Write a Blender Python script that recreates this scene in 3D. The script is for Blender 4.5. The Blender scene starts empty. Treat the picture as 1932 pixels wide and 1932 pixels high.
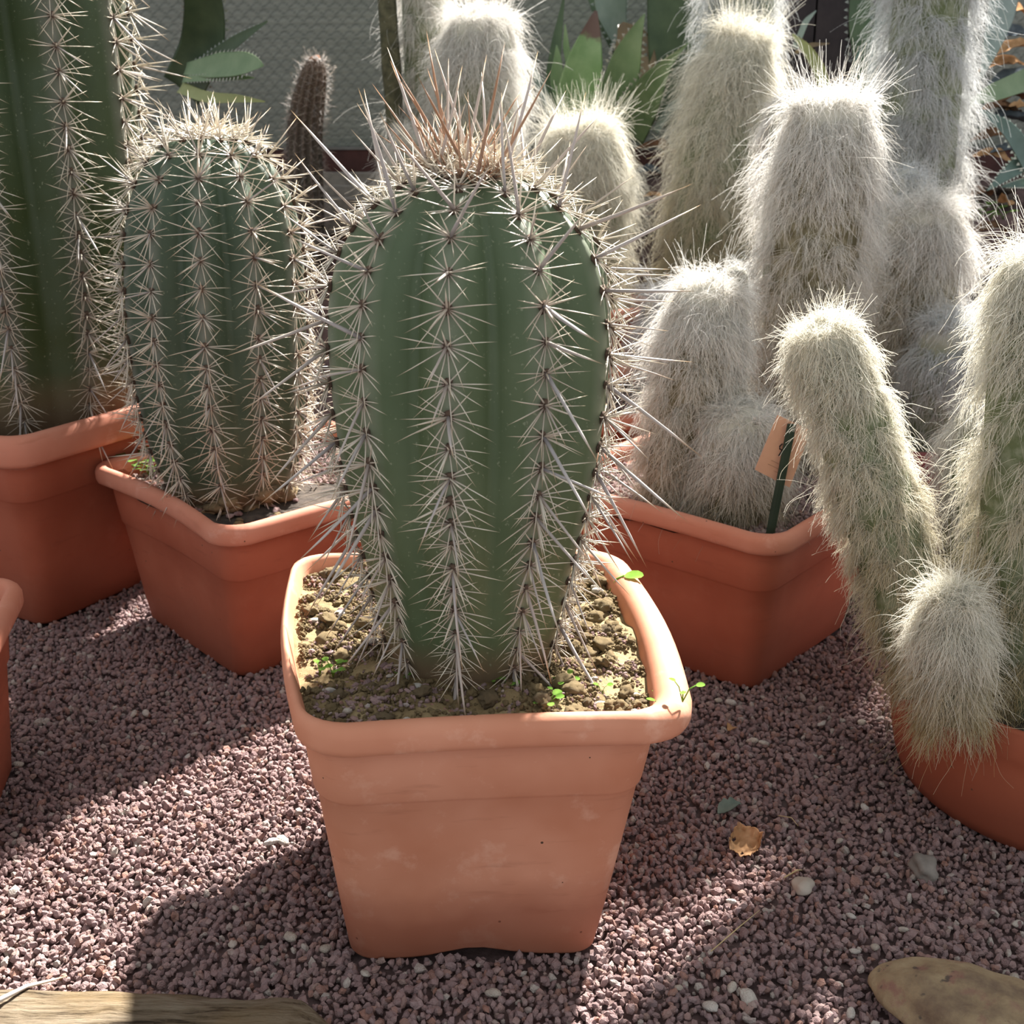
import bpy, bmesh, math, random
import numpy as np
from mathutils import Vector, Matrix, noise
random.seed(7); rng = np.random.default_rng(7)
S = bpy.context.scene
COL = S.collection
# ------------------------------------------------------------------ camera, sky, sun, exposure
F_PX, CAM_H, PITCH = 2200.0, 0.73, math.radians(19.3)
cd = bpy.data.cameras.new('camera'); cam = bpy.data.objects.new('camera', cd); COL.objects.link(cam)
cam.location = (0, 0, CAM_H); cam.rotation_euler = (math.pi/2 - PITCH, 0, 0)
cd.sensor_fit = 'HORIZONTAL'; cd.sensor_width = 36.0; cd.lens = 36.0*F_PX/1932.0
cd.clip_start = 0.02
cd.dof.use_dof = True; cd.dof.focus_distance = 1.1; cd.dof.aperture_fstop = 13.0
S.camera = cam
W = bpy.data.worlds.new('World'); S.world = W; W.use_nodes = True
W.node_tree.nodes['Background'].inputs[0].default_value = (0.93, 0.97, 1.0, 1)
W.node_tree.nodes['Background'].inputs[1].default_value = 0.85
SUN_DIR = Vector((0.29, 0.67, 0.67)).normalized()
sl = bpy.data.lights.new('sun', 'SUN'); sl.energy = 25.0; sl.angle = math.radians(2.0); sl.color = (1, .95, .88)
so = bpy.data.objects.new('sun', sl); COL.objects.link(so)
so.rotation_euler = SUN_DIR.to_track_quat('Z', 'Y').to_euler(); so.location = SUN_DIR*6
S.view_settings.view_transform = 'Standard'; S.view_settings.look = 'None'
S.view_settings.exposure = 0.0; S.view_settings.gamma = 1.0; S.view_settings.use_curve_mapping = False
cy = S.cycles
cy.max_bounces = 6; cy.diffuse_bounces = 3; cy.glossy_bounces = 2; cy.transmission_bounces = 4; cy.transparent_max_bounces = 6
cy.caustics_reflective = False; cy.caustics_refractive = False

# ------------------------------------------------------------------ survey: a measured sight line -> a point of the place
FW = np.array([0, math.cos(PITCH), -math.sin(PITCH)]); UP = np.array([0, math.sin(PITCH), math.cos(PITCH)])
def ray(px, py): return FW + np.array([1., 0, 0])*(px-966)/F_PX - UP*(py-966)/F_PX
def atz(px, py, z):
    d = ray(px, py); t = (z-CAM_H)/d[2]; return np.array([0, 0, CAM_H]) + t*d
def aty(px, py, y):
    d = ray(px, py); t = y/d[1]; return np.array([0, 0, CAM_H]) + t*d
def proj(p):
    d = np.asarray(p, float) - np.array([0, 0, CAM_H]); z = d@FW
    return 966+F_PX*d[..., 0]/z, 966-F_PX*(d@UP)/z
def metres(px, p):
    d = np.asarray(p, float) - np.array([0, 0, CAM_H]); return px*float(d@FW)/F_PX

# ------------------------------------------------------------------ object helpers
def tag(o, label=None, cat=None, group=None, kind=None):
    if label: o['label'] = label
    if cat: o['category'] = cat
    if group: o['group'] = group
    if kind: o['kind'] = kind
    return o
def link(name, data, parent=None):
    o = bpy.data.objects.new(name, data); COL.objects.link(o)
    if parent: o.parent = parent
    return o
def empty(name, loc):
    o = link(name, None); o.location = loc; o.empty_display_size = .05; return o
class MB:
    def __init__(s): s.v = []; s.f = []; s.mi = []; s.at = {}
    def add(s, vs, fs, mi=0, **attrs):
        o = len(s.v); s.v += [tuple(map(float, p)) for p in vs]
        s.f += [tuple(i+o for i in f) for f in fs]; s.mi += [mi]*len(fs)
        for k, a in attrs.items():
            s.at.setdefault(k, []); s.at[k] += [0.0]*(o-len(s.at[k])); s.at[k] += [float(x) for x in a]
    def mesh(s, name, mats, smooth=True):
        m = bpy.data.meshes.new(name); m.from_pydata(s.v, [], s.f); m.update()
        for k in (mats if isinstance(mats, (list, tuple)) else [mats]): m.materials.append(k)
        if len(m.materials) > 1: m.polygons.foreach_set('material_index', s.mi)
        if smooth: m.polygons.foreach_set('use_smooth', [True]*len(m.polygons))
        for k, a in s.at.items():
            a = a + [0.0]*(len(s.v)-len(a)); t = m.attributes.new(k, 'FLOAT', 'POINT'); t.data.foreach_set('value', a)
        return m
    def build(s, name, mats, parent=None, smooth=True, origin=None):
        if origin is not None:
            s.v = [(x-origin[0], y-origin[1], z-origin[2]) for x, y, z in s.v]
        o = link(name, s.mesh(name, mats, smooth), parent)
        if origin is not None and parent is None: o.location = origin
        return o
def loft(loops, close_start=False, close_end=False, wrap=True):
    n = len(loops[0]); v = [p for l in loops for p in l]; f = []
    for i in range(len(loops)-1):
        for j in range(n if wrap else n-1):
            k = (j+1) % n; f.append((i*n+j, i*n+k, (i+1)*n+k, (i+1)*n+j))
    if close_start: f.append(tuple(range(n-1, -1, -1)))
    if close_end: f.append(tuple(range((len(loops)-1)*n, len(loops)*n)))
    return v, f
def frame_of(d, ref=(0, 0, 1)):
    d = np.asarray(d, float); d = d/np.linalg.norm(d); r = np.asarray(ref, float)
    if abs(d@r) > .95: r = np.array([1., 0, 0])
    a = np.cross(r, d); a /= np.linalg.norm(a); return a, np.cross(d, a), d
def tube(mb, pts, radii, n=6, mi=0, **kw):
    pts = [np.asarray(p, float) for p in pts]; loops = []
    for i, p in enumerate(pts):
        d = pts[min(i+1, len(pts)-1)] - pts[max(i-1, 0)]; a, b, _ = frame_of(d)
        loops.append([p+radii[i]*(math.cos(t)*a+math.sin(t)*b) for t in np.linspace(0, 2*math.pi, n, endpoint=False)])
    v, f = loft(loops, True, True)
    at = {k: np.repeat(vals, n) for k, vals in kw.items()}
    mb.add(v, f, mi, **at)
def lump(r=1.0, sub=1, amp=.25, freq=1.3, seed=0, squash=(1, 1, 1)):
    bm = bmesh.new(); bmesh.ops.create_icosphere(bm, subdivisions=sub, radius=1)
    vs = []
    for v in bm.verts:
        p = v.co.copy(); k = 1+amp*noise.noise(p*freq+Vector((seed*3.7, seed*1.3, seed*2.1)))*1.6
        vs.append((p.x*k*r*squash[0], p.y*k*r*squash[1], p.z*k*r*squash[2]))
    fs = [tuple(v.index for v in f.verts) for f in bm.faces]; bm.free(); return vs, fs

# ------------------------------------------------------------------ materials
class NT:
    def __init__(s, name):
        s.m = bpy.data.materials.new(name); s.m.use_nodes = True; s.t = s.m.node_tree; s.t.nodes.clear()
        s.out = s.t.nodes.new('ShaderNodeOutputMaterial')
    def n(s, typ, **kw):
        x = s.t.nodes.new('ShaderNode'+typ)
        for k, v in kw.items():
            if k in x.inputs and not hasattr(x, k): x.inputs[k].default_value = v
            elif hasattr(x, k): setattr(x, k, v)
            else: x.inputs[k].default_value = v
        return x
    def l(s, a, b): s.t.links.new(a, b)
    def coord(s, kind='Object'): return s.n('TexCoord').outputs[kind]
    def noise(s, scale, detail=4, vec=None, rough=.55):
        x = s.n('TexNoise'); x.inputs['Scale'].default_value = scale; x.inputs['Detail'].default_value = detail
        x.inputs['Roughness'].default_value = rough
        s.l(vec if vec is not None else s.coord(), x.inputs['Vector']); return x.outputs[0]
    def ramp(s, fac, stops):
        x = s.n('ValToRGB'); e = x.color_ramp.elements
        while len(e) < len(stops): e.new(.5)
        for q, (p, c) in zip(e, stops): q.position = p; q.color = (c if isinstance(c, (tuple, list)) else (c, c, c))+((1,) if not isinstance(c, (tuple, list)) or len(c) == 3 else ())
        s.l(fac, x.inputs[0]); return x.outputs[0]
    def mix(s, fac, a, b, mode='MIX'):
        x = s.n('Mix', data_type='RGBA', blend_type=mode)
        for sock, v in ((x.inputs[0], fac), (x.inputs[6], a), (x.inputs[7], b)):
            if isinstance(v, bpy.types.NodeSocket): s.l(v, sock)
            elif isinstance(v, (int, float)): sock.default_value = v
            else: sock.default_value = tuple(v)+(1,)
        return x.outputs[2]
    def attr(s, name, out='Fac'): return s.n('Attribute', attribute_name=name).outputs[out]
    def bsdf(s, color, rough=.8, spec=.3, bump=None, strength=.3, dist=.002, **kw):
        b = s.n('BsdfPrincipled')
        if isinstance(color, bpy.types.NodeSocket): s.l(color, b.inputs['Base Color'])
        else: b.inputs['Base Color'].default_value = tuple(color)+(1,)
        b.inputs['Roughness'].default_value = rough; b.inputs['Specular IOR Level'].default_value = spec
        for k, v in kw.items(): b.inputs[k].default_value = v
        if bump is not None:
            u = s.n('Bump'); u.inputs['Strength'].default_value = strength; u.inputs['Distance'].default_value = dist
            s.l(bump, u.inputs['Height']); s.l(u.outputs[0], b.inputs['Normal'])
        s.l(b.outputs[0], s.out.inputs[0]); return b
    def translucent(s, color, amount, b=None):
        """diffuse + translucent mix (thin leaves, hair, card)"""
        d = s.n('BsdfDiffuse'); t = s.n('BsdfTranslucent'); m = s.n('MixShader'); m.inputs[0].default_value = amount
        for q in (d, t):
            if isinstance(color, bpy.types.NodeSocket): s.l(color, q.inputs[0])
            else: q.inputs[0].default_value = tuple(color)+(1,)
        s.l(d.outputs[0], m.inputs[1]); s.l(t.outputs[0], m.inputs[2]); s.l(m.outputs[0], s.out.inputs[0])

def mat_terracotta(name, base, pale, dark, chalk=.5, foot_tone=(.24, .07, .04)):
    t = NT(name); c = t.coord()
    big = t.noise(9, 3, c); fine = t.noise(160, 4, c, .7); streak_v = t.n('Mapping'); t.l(c, streak_v.inputs[0]); streak_v.inputs[3].default_value = (14, 14, 90)
    col = t.mix(t.ramp(big, [(.35, 0.), (.68, 1.)]), base, pale)
    ch = t.ramp(t.noise(26, 6, c, .65), [(.57, 0.), (.68, 1.)])
    ch2 = t.n('Math', operation='MULTIPLY'); t.l(ch, ch2.inputs[0]); ch2.inputs[1].default_value = chalk
    col = t.mix(ch2.outputs[0], col, (min(1, pale[0]*1.12), min(1, pale[1]*1.35), min(1, pale[2]*1.5)))
    st = t.ramp(t.noise(1.0, 5, streak_v.outputs[0]), [(.60, 0.), (.75, 1.)])
    st2 = t.n('Math', operation='MULTIPLY'); t.l(st, st2.inputs[0]); st2.inputs[1].default_value = .35
    col = t.mix(st2.outputs[0], col, dark)
    vo = t.n('TexVoronoi', feature='F1'); vo.inputs['Scale'].default_value = 55; t.l(c, vo.inputs['Vector'])
    rr = t.n('Math', operation='LESS_THAN'); t.l(vo.outputs['Distance'], rr.inputs[0]); rr.inputs[1].default_value = .07
    pk = t.n('SeparateColor'); t.l(vo.outputs['Color'], pk.inputs[0]); pk2 = t.n('Math', operation='LESS_THAN'); t.l(pk.outputs[0], pk2.inputs[0]); pk2.inputs[1].default_value = .22
    mm = t.n('Math', operation='MULTIPLY'); t.l(rr.outputs[0], mm.inputs[0]); t.l(pk2.outputs[0], mm.inputs[1])
    col = t.mix(mm.outputs[0], col, (.09, .05, .03))
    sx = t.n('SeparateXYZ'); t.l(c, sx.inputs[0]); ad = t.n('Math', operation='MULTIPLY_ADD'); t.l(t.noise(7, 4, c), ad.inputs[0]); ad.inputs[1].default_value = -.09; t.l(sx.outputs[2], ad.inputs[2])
    col = t.mix(t.ramp(ad.outputs[0], [(0, .62), (.045, 0.)]), col, foot_tone)  # redder and darker towards the bottom of the pot, broken up by noise
    t.bsdf(col, .72, .25, fine, .12, .001); return t.m
M = {}
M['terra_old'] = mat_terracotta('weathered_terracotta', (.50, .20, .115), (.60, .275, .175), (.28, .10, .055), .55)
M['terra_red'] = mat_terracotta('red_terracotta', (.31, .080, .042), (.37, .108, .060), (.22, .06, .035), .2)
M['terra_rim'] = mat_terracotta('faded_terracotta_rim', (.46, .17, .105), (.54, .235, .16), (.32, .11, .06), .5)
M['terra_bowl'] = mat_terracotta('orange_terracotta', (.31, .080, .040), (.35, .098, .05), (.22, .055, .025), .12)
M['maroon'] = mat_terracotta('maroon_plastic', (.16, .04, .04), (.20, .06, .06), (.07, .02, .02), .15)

def mat_gravel(name, stops, value=.35):
    t = NT(name); r = t.n('ObjectInfo').outputs['Random']
    col = t.ramp(r, stops)
    c = t.coord(); n1 = t.noise(1.6, 4, c)
    col = t.mix(t.ramp(n1, [(.3, 0.), (.75, 1.)]), col, t.mix(.5, col, (.26, .19, .18)))
    t.bsdf(col, .92, .15, t.noise(4.5, 3, c), .5, .3); return t.m
M['lava'] = mat_gravel('mauve_lava_gravel', [(0, (.24, .16, .16)), (.2, (.31, .205, .20)), (.42, (.36, .245, .235)), (.6, (.30, .215, .22)), (.75, (.41, .29, .275)), (.9, (.34, .175, .13)), (.965, (.44, .37, .34)), (.985, (.52, .47, .42))])
M['pale_stone'] = mat_gravel('pale_pebble', [(0, (.46, .41, .34)), (.5, (.55, .50, .43)), (1, (.62, .60, .56))])
def mat_simple(name, c1, c2, scale, rough=.9, bump=.5, dist=.003, spec=.2, lo=.35, hi=.65):
    t = NT(name); c = t.coord(); n1 = t.noise(scale, 6, c, .6)
    t.bsdf(t.mix(t.ramp(n1, [(lo, 0.), (hi, 1.)]), c1, c2), rough, spec, t.noise(scale*4, 5, c, .7), bump, dist); return t.m
M['floor'] = mat_simple('dark_grit', (.075, .05, .048), (.15, .098, .092), 60)
M['dark_soil'] = mat_simple('dark_soil', (.035, .028, .024), (.09, .07, .055), 45)
M['ochre'] = mat_simple('ochre_soil', (.17, .12, .06), (.31, .235, .125), 38, bump=.7)
M['ochre_dark'] = mat_simple('brown_soil', (.13, .095, .06), (.24, .18, .10), 40, bump=.7)
M['log'] = None
def mat_log():
    t = NT('weathered_wood'); c = t.coord(); mp = t.n('Mapping'); t.l(c, mp.inputs[0]); mp.inputs[3].default_value = (16, 150, 150)
    g = t.noise(1.0, 8, mp.outputs[0], .7); b = t.noise(14, 4, c)
    col = t.ramp(g, [(.38, (.045, .033, .022)), (.44, (.17, .13, .085)), (.54, (.27, .215, .15)), (.68, (.34, .285, .21))])
    col = t.mix(t.ramp(b, [(.45, 0.), (.7, .7)]), col, (.27, .19, .10))
    t.bsdf(col, .9, .15, g, 1.0, .010); return t.m
M['log'] = mat_log()
def mat_boulder():
    t = NT('ochre_boulder'); c = t.coord(); a = t.noise(16, 6, c, .65)
    col = t.ramp(a, [(.3, (.11, .07, .05)), (.48, (.25, .18, .105)), (.66, (.36, .28, .17))])
    col = t.mix(t.ramp(t.noise(36, 5, c), [(.56, 0.), (.66, .75)]), col, (.20, .09, .075))
    col = t.mix(t.ramp(t.noise(70, 3, c), [(.66, 0.), (.72, .8)]), col, (.05, .04, .035))
    t.bsdf(col, .8, .3, t.noise(60, 6, c, .7), .7, .004); return t.m
M['boulder'] = mat_boulder()

def mat_stem(name, dark, light, ridge_c, young):
    t = NT(name); c = t.coord()
    col = t.mix(t.ramp(t.noise(11, 4, c), [(.35, 0.), (.7, 1.)]), dark, light)
    rd = t.attr('ridge'); col = t.mix(t.ramp(rd, [(.62, 0.), (1., .85)]), col, ridge_c)
    h = t.attr('height'); col = t.mix(t.ramp(h, [(0, 1.), (.03, .9), (.10, 0.)]), col, (.17, .115, .07))
    col = t.mix(t.ramp(h, [(.55, 0.), (.95, .6)]), col, young)
    sp = t.ramp(t.noise(240, 2, c), [(.66, 0.), (.72, .5)]); col = t.mix(sp, col, (.28, .30, .20))
    t.bsdf(col, .55, .35, t.noise(90, 3, c), .12, .001); return t.m
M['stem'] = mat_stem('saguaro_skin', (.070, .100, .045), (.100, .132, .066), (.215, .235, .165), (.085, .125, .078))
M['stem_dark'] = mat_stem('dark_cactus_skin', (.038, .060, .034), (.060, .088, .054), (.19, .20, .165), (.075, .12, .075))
M['stem_back'] = mat_stem('deep_green_cactus_skin', (.034, .052, .014), (.050, .074, .036), (.17, .17, .14), (.07, .11, .06))  # darker green skin of the tall thick cactus

def mat_spine(name, stops):
    t = NT(name); col = t.ramp(t.attr('t'), stops)
    r = t.n('ObjectInfo').outputs['Random']; col = t.mix(t.ramp(r, [(0, 0.), (1, .35)]), col, (.42, .30, .20))
    t.bsdf(col, .5, .35); return t.m
M['radial'] = mat_spine('straw_spine', [(0, (.16, .12, .10)), (.12, (.50, .45, .38)), (.6, (.72, .66, .55)), (1, (.70, .57, .38))])
M['central'] = mat_spine('grey_spine', [(0, (.12, .11, .115)), (.15, (.33, .31, .31)), (.7, (.50, .45, .42)), (.9, (.58, .42, .26)), (1, (.55, .34, .15))])
M['crown'] = mat_spine('rust_spine', [(0, (.15, .11, .105)), (.3, (.27, .15, .095)), (1, (.36, .165, .075))])
M['areole'] = mat_simple('areole_felt', (.05, .032, .026), (.13, .085, .06), 300, bump=.4, dist=.001)
M['wool'] = mat_simple('crown_felt', (.52, .44, .33), (.70, .62, .50), 200, bump=.5, dist=.002)

def mat_hair(name, white, tan):
    t = NT(name); k = t.attr('tint'); col = t.mix(k, white, tan); sh = t.attr('shade'); col = t.mix(sh, col, (.20, .185, .15)); t.translucent(col, .42); return t.m
M['hair_white'] = mat_hair('white_hair', (.86, .845, .81), (.46, .36, .22))
M['hair_cream'] = mat_hair('cream_hair', (.87, .845, .75), (.51, .41, .20))
M['hair_grey'] = mat_hair('silver_hair', (.74, .76, .77), (.38, .32, .22))
def mat_body(name, a, b):
    t = NT(name); c = t.coord(); col = t.mix(t.ramp(t.noise(70, 4, c), [(.4, 0.), (.6, 1.)]), a, b); col = t.mix(t.ramp(t.attr('height'), [(0, 0.), (.7, .85)]), col, (.50, .48, .42)); t.bsdf(col, .8, .2, t.noise(150, 3, c), .4, .002); return t.m
M['body'] = mat_body('hairy_cactus_skin', (.12, .145, .07), (.23, .25, .165))
M['body_tan'] = mat_body('old_hairy_cactus_skin', (.12, .105, .06), (.25, .225, .155))

def mat_leaf(name, base, light, edge, dead=None):
    t = NT(name); c = t.coord(); mp = t.n('Mapping'); t.l(c, mp.inputs[0])
    col = t.mix(t.ramp(t.noise(22, 5, c), [(.35, 0.), (.7, 1.)]), base, light)
    u = t.attr('edge'); col = t.mix(t.ramp(u, [(.86, 0.), (.93, 1.)]), col, edge)
    if dead:
        v = t.attr('along'); nn = t.noise(25, 2, c); s = t.n('Math', operation='ADD'); t.l(v, s.inputs[0])
        q = t.n('Math', operation='MULTIPLY'); t.l(nn, q.inputs[0]); q.inputs[1].default_value = .25; t.l(q.outputs[0], s.inputs[1])
        col = t.mix(t.ramp(s.outputs[0], [(dead, 0.), (dead+.03, 1.)]), col, (.10, .06, .05))
    t.bsdf(col, .5, .35, t.noise(60, 3, c), .1, .001); return t.m
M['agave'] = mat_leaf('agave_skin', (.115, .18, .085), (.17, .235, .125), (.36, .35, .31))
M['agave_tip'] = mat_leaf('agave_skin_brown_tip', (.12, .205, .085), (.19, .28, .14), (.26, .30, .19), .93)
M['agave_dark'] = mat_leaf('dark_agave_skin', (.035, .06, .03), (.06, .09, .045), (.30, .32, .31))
M['agave_grey'] = mat_leaf('grey_agave_skin', (.17, .22, .20), (.24, .29, .27), (.33, .37, .37))
M['agave_blue'] = mat_leaf('banded_agave_skin', (.075, .125, .105), (.11, .17, .15), (.52, .58, .50))
M['agave_dead'] = mat_leaf('dead_agave_skin', (.12, .085, .05), (.20, .14, .08), (.46, .44, .42))
M['agave_yellow'] = mat_leaf('yellow_agave_skin', (.22, .24, .09), (.27, .29, .12), (.10, .07, .04))
def mat_thin(name, c1, c2, am, sc=60):
    t = NT(name); t.translucent(t.mix(t.ramp(t.noise(sc, 3), [(.4, 0.), (.65, 1.)]), c1, c2), am); return t.m
M['seedling'] = mat_thin('seedling_green', (.17, .34, .06), (.25, .43, .09), .4)
M['weed'] = mat_thin('weed_green', (.085, .16, .035), (.13, .21, .055), .3)
M['dry'] = mat_thin('dry_leaf_tan', (.42, .24, .12), (.55, .34, .19), .25, 80)
M['dry_dark'] = mat_thin('dry_leaf_brown', (.10, .055, .035), (.22, .12, .07), .1, 50)
M['dry_blue'] = mat_thin('dry_leaf_slate', (.08, .095, .11), (.13, .15, .165), .05, 50)
M['scrap'] = mat_thin('grey_green_leaf', (.15, .19, .16), (.20, .24, .20), .15)
M['straw'] = mat_simple('straw', (.45, .34, .17), (.55, .44, .25), 40)
M['card'] = mat_thin('tan_card', (.66, .41, .30), (.68, .43, .31), .30, 30)
M['ink'] = mat_simple('black_ink', (.03, .025, .025), (.03, .025, .025), 10)
M['ink_faint'] = mat_simple('faint_ink', (.36, .20, .13), (.36, .20, .13), 10)
M['stake'] = mat_simple('dark_green_plastic', (.020, .035, .025), (.028, .045, .03), 30, rough=.55, bump=.05)
M['beam'] = mat_simple('dark_red_paint', (.045, .018, .017), (.07, .028, .025), 25, rough=.6, bump=.15)
M['beam_edge'] = mat_simple('grey_strip', (.12, .115, .11), (.15, .145, .14), 25, rough=.6, bump=.1)
M['plank'] = mat_simple('grey_board', (.15, .135, .12), (.25, .225, .20), 30, bump=.3)
M['post'] = mat_simple('mossy_post', (.05, .05, .03), (.12, .115, .07), 50, bump=.5)
M['dark_board'] = mat_simple('black_brown_board', (.02, .015, .018), (.04, .03, .032), 12, rough=.6)
def mat_net():
    t = NT('grey_green_netting'); c = t.coord(); mp = t.n('Mapping'); t.l(c, mp.inputs[0]); mp.inputs[3].default_value = (6, 6, 60)
    col = t.mix(t.ramp(t.noise(1, 4, mp.outputs[0]), [(.35, 0.), (.65, 1.)]), (.19, .20, .18), (.225, .235, .21))
    col = t.mix(t.ramp(t.attr('band'), [(0, 0.), (1, .85)]), col, (.085, .09, .08))
    t.bsdf(col, .9, .1, t.noise(500, 2, c), .3, .001); return t.m
M['net'] = mat_net()

# ------------------------------------------------------------------ ground
def ground(x, y):
    if y < 1.9: z = 0.0
    elif y < 2.6: z = .15*(y-1.9)/.7
    elif y < 2.75: z = .15+.05*(y-2.6)/.15
    elif y < 2.95: z = .20+.28*(y-2.75)/.2
    else: z = .48+.07*min(1, (y-2.95)/.3)
    return z
def undul(x, y):
    return .010*noise.noise((x*5.0, y*5.0, 3.1)) + .004*noise.noise((x*17, y*17, 8.2))
mb = MB(); xs = np.linspace(-1.9, 1.9, 120); ys = np.linspace(.15, 3.6, 120)
mb.add([(x, y, ground(x, y)+undul(x, y)-.006) for y in ys for x in xs],
       [(j*120+i, j*120+i+1, (j+1)*120+i+1, (j+1)*120+i) for j in range(119) for i in range(119)])
# a real slab: skirt down to a base
floor = mb.build('floor', M['floor']); tag(floor, 'mauve lava gravel floor under the potted cacti', None, None, 'structure')

STONES = []
for k in range(10):
    v, f = lump(1, 1, .34, 1.1, k+1, (1, random.uniform(.72, .95), random.uniform(.55, .8)))
    m = MB(); m.add(v, f); STONES.append(m.mesh('gravel_stone', M['lava'], smooth=False))
PALE = []
for k in range(6):
    v, f = lump(1, 2, .22, 1.0, k+40, (1, random.uniform(.7, .9), random.uniform(.5, .75)))
    m = MB(); m.add(v, f); PALE.append(m.mesh('pale_pebble', M['pale_stone']))

FOOT = []   # footprints kept clear of gravel: (polygon corners)
def inside(poly, x, y):
    c = True
    for i in range(4):
        ax, ay = poly[i][:2]; bx, by = poly[(i+1) % 4][:2]
        c &= ((bx-ax)*(y-ay)-(by-ay)*(x-ax)) > 0
    return c

SRC = []     # stone objects that the scattered gravel repeats
def gravel_group(SRC):
    g = bpy.data.node_groups.new('gravel_scatter', 'GeometryNodeTree')
    g.interface.new_socket('Geometry', in_out='INPUT', socket_type='NodeSocketGeometry')
    g.interface.new_socket('Geometry', in_out='OUTPUT', socket_type='NodeSocketGeometry')
    N = g.nodes; gi = N.new('NodeGroupInput'); go = N.new('NodeGroupOutput'); ip = N.new('GeometryNodeInstanceOnPoints'); jn = N.new('GeometryNodeJoinGeometry')
    for o in SRC:
        oi = N.new('GeometryNodeObjectInfo'); oi.inputs['Object'].default_value = o; oi.inputs['As Instance'].default_value = False
        ti = N.new('GeometryNodeGeometryToInstance'); g.links.new(oi.outputs['Geometry'], ti.inputs[0]); g.links.new(ti.outputs[0], jn.inputs[0])
    def na(nm, ty, sock):
        a = N.new('GeometryNodeInputNamedAttribute'); a.data_type = ty; a.inputs['Name'].default_value = nm
        o = [q for q in a.outputs if q.enabled and q.name == 'Attribute'][0]; g.links.new(o, ip.inputs[sock])
    ip.inputs['Pick Instance'].default_value = True
    g.links.new(gi.outputs[0], ip.inputs['Points']); g.links.new(jn.outputs[0], ip.inputs['Instance'])
    na('idx', 'INT', 'Instance Index'); na('rot', 'FLOAT_VECTOR', 'Rotation'); na('scl', 'FLOAT_VECTOR', 'Scale')
    g.links.new(ip.outputs[0], go.inputs[0]); return g
GGS = {}
def scatter(name, pts, sizes, parent, label=None, src=None, mat='lava'):
    src = src or SRC; key = src[0].name
    if key not in GGS: GGS[key] = gravel_group(src)
    GG = GGS[key]
    n = len(pts); m = bpy.data.meshes.new(name); m.vertices.add(n); m.vertices.foreach_set('co', np.asarray(pts, np.float32).ravel())
    a = m.attributes.new('rot', 'FLOAT_VECTOR', 'POINT'); a.data.foreach_set('vector', rng.uniform(0, 6.28, (n, 3)).astype(np.float32).ravel())
    sc = np.asarray(sizes)[:, None]*rng.uniform(.8, 1.2, (n, 3)); a = m.attributes.new('scl', 'FLOAT_VECTOR', 'POINT'); a.data.foreach_set('vector', sc.astype(np.float32).ravel())
    a = m.attributes.new('idx', 'INT', 'POINT'); a.data.foreach_set('value', rng.integers(0, len(SRC), n).astype(np.int32))
    m.materials.append(M[mat]); m.update()
    o = link(name, m, parent); md = o.modifiers.new('scatter', 'NODES'); md.node_group = GG; o['kind'] = 'stuff'
    if label: o['label'] = label
    return o

# ------------------------------------------------------------------ pots
def quad_offset(c, d):
    c = [np.asarray(p, float)[:2] for p in c]; out = []
    for i in range(4):
        p, q, r = c[i-1], c[i], c[(i+1) % 4]
        e1 = (q-p)/np.linalg.norm(q-p); e2 = (r-q)/np.linalg.norm(r-q)
        n1 = np.array([e1[1], -e1[0]]); n2 = np.array([e2[1], -e2[0]])
        k = d/(1+n1@n2); out.append(q+k*(n1+n2))
    return out
def rquad(c, r, bulge=(0, 0, 0, 0), nc=7, ne=10):
    """closed loop of a quad with round corners; corner order counter-clockwise from front-left"""
    c = [np.asarray(p, float)[:2] for p in c]; pts = []
    for i in range(4):
        p, q, s = c[i-1], c[i], c[(i+1) % 4]
        a = q+(p-q)/np.linalg.norm(p-q)*r; b = q+(s-q)/np.linalg.norm(s-q)*r
        for t in np.linspace(0, 1, nc):
            pts.append((1-t)**2*a+2*t*(1-t)*(q*.75+(a+b)*.125)+t*t*b)
        e = s+(q-s)/np.linalg.norm(q-s)*r; d = (e-b); nn = np.array([d[1], -d[0]])/np.linalg.norm(d)
        for t in np.linspace(0, 1, ne+2)[1:-1]:
            pts.append(b+d*t+nn*bulge[i]*math.sin(math.pi*t))
    return pts
def square(cx, cy, w, yaw):
    c, s = math.cos(yaw), math.sin(yaw); h = w/2
    return [np.array([cx+c*u*h-s*v*h, cy+s*u*h+c*v*h]) for u, v in ((-1, -1), (1, -1), (1, 1), (-1, 1))]
def lerp4(a, b, t): return [x*(1-t)+y*t for x, y in zip(a, b)]
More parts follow.
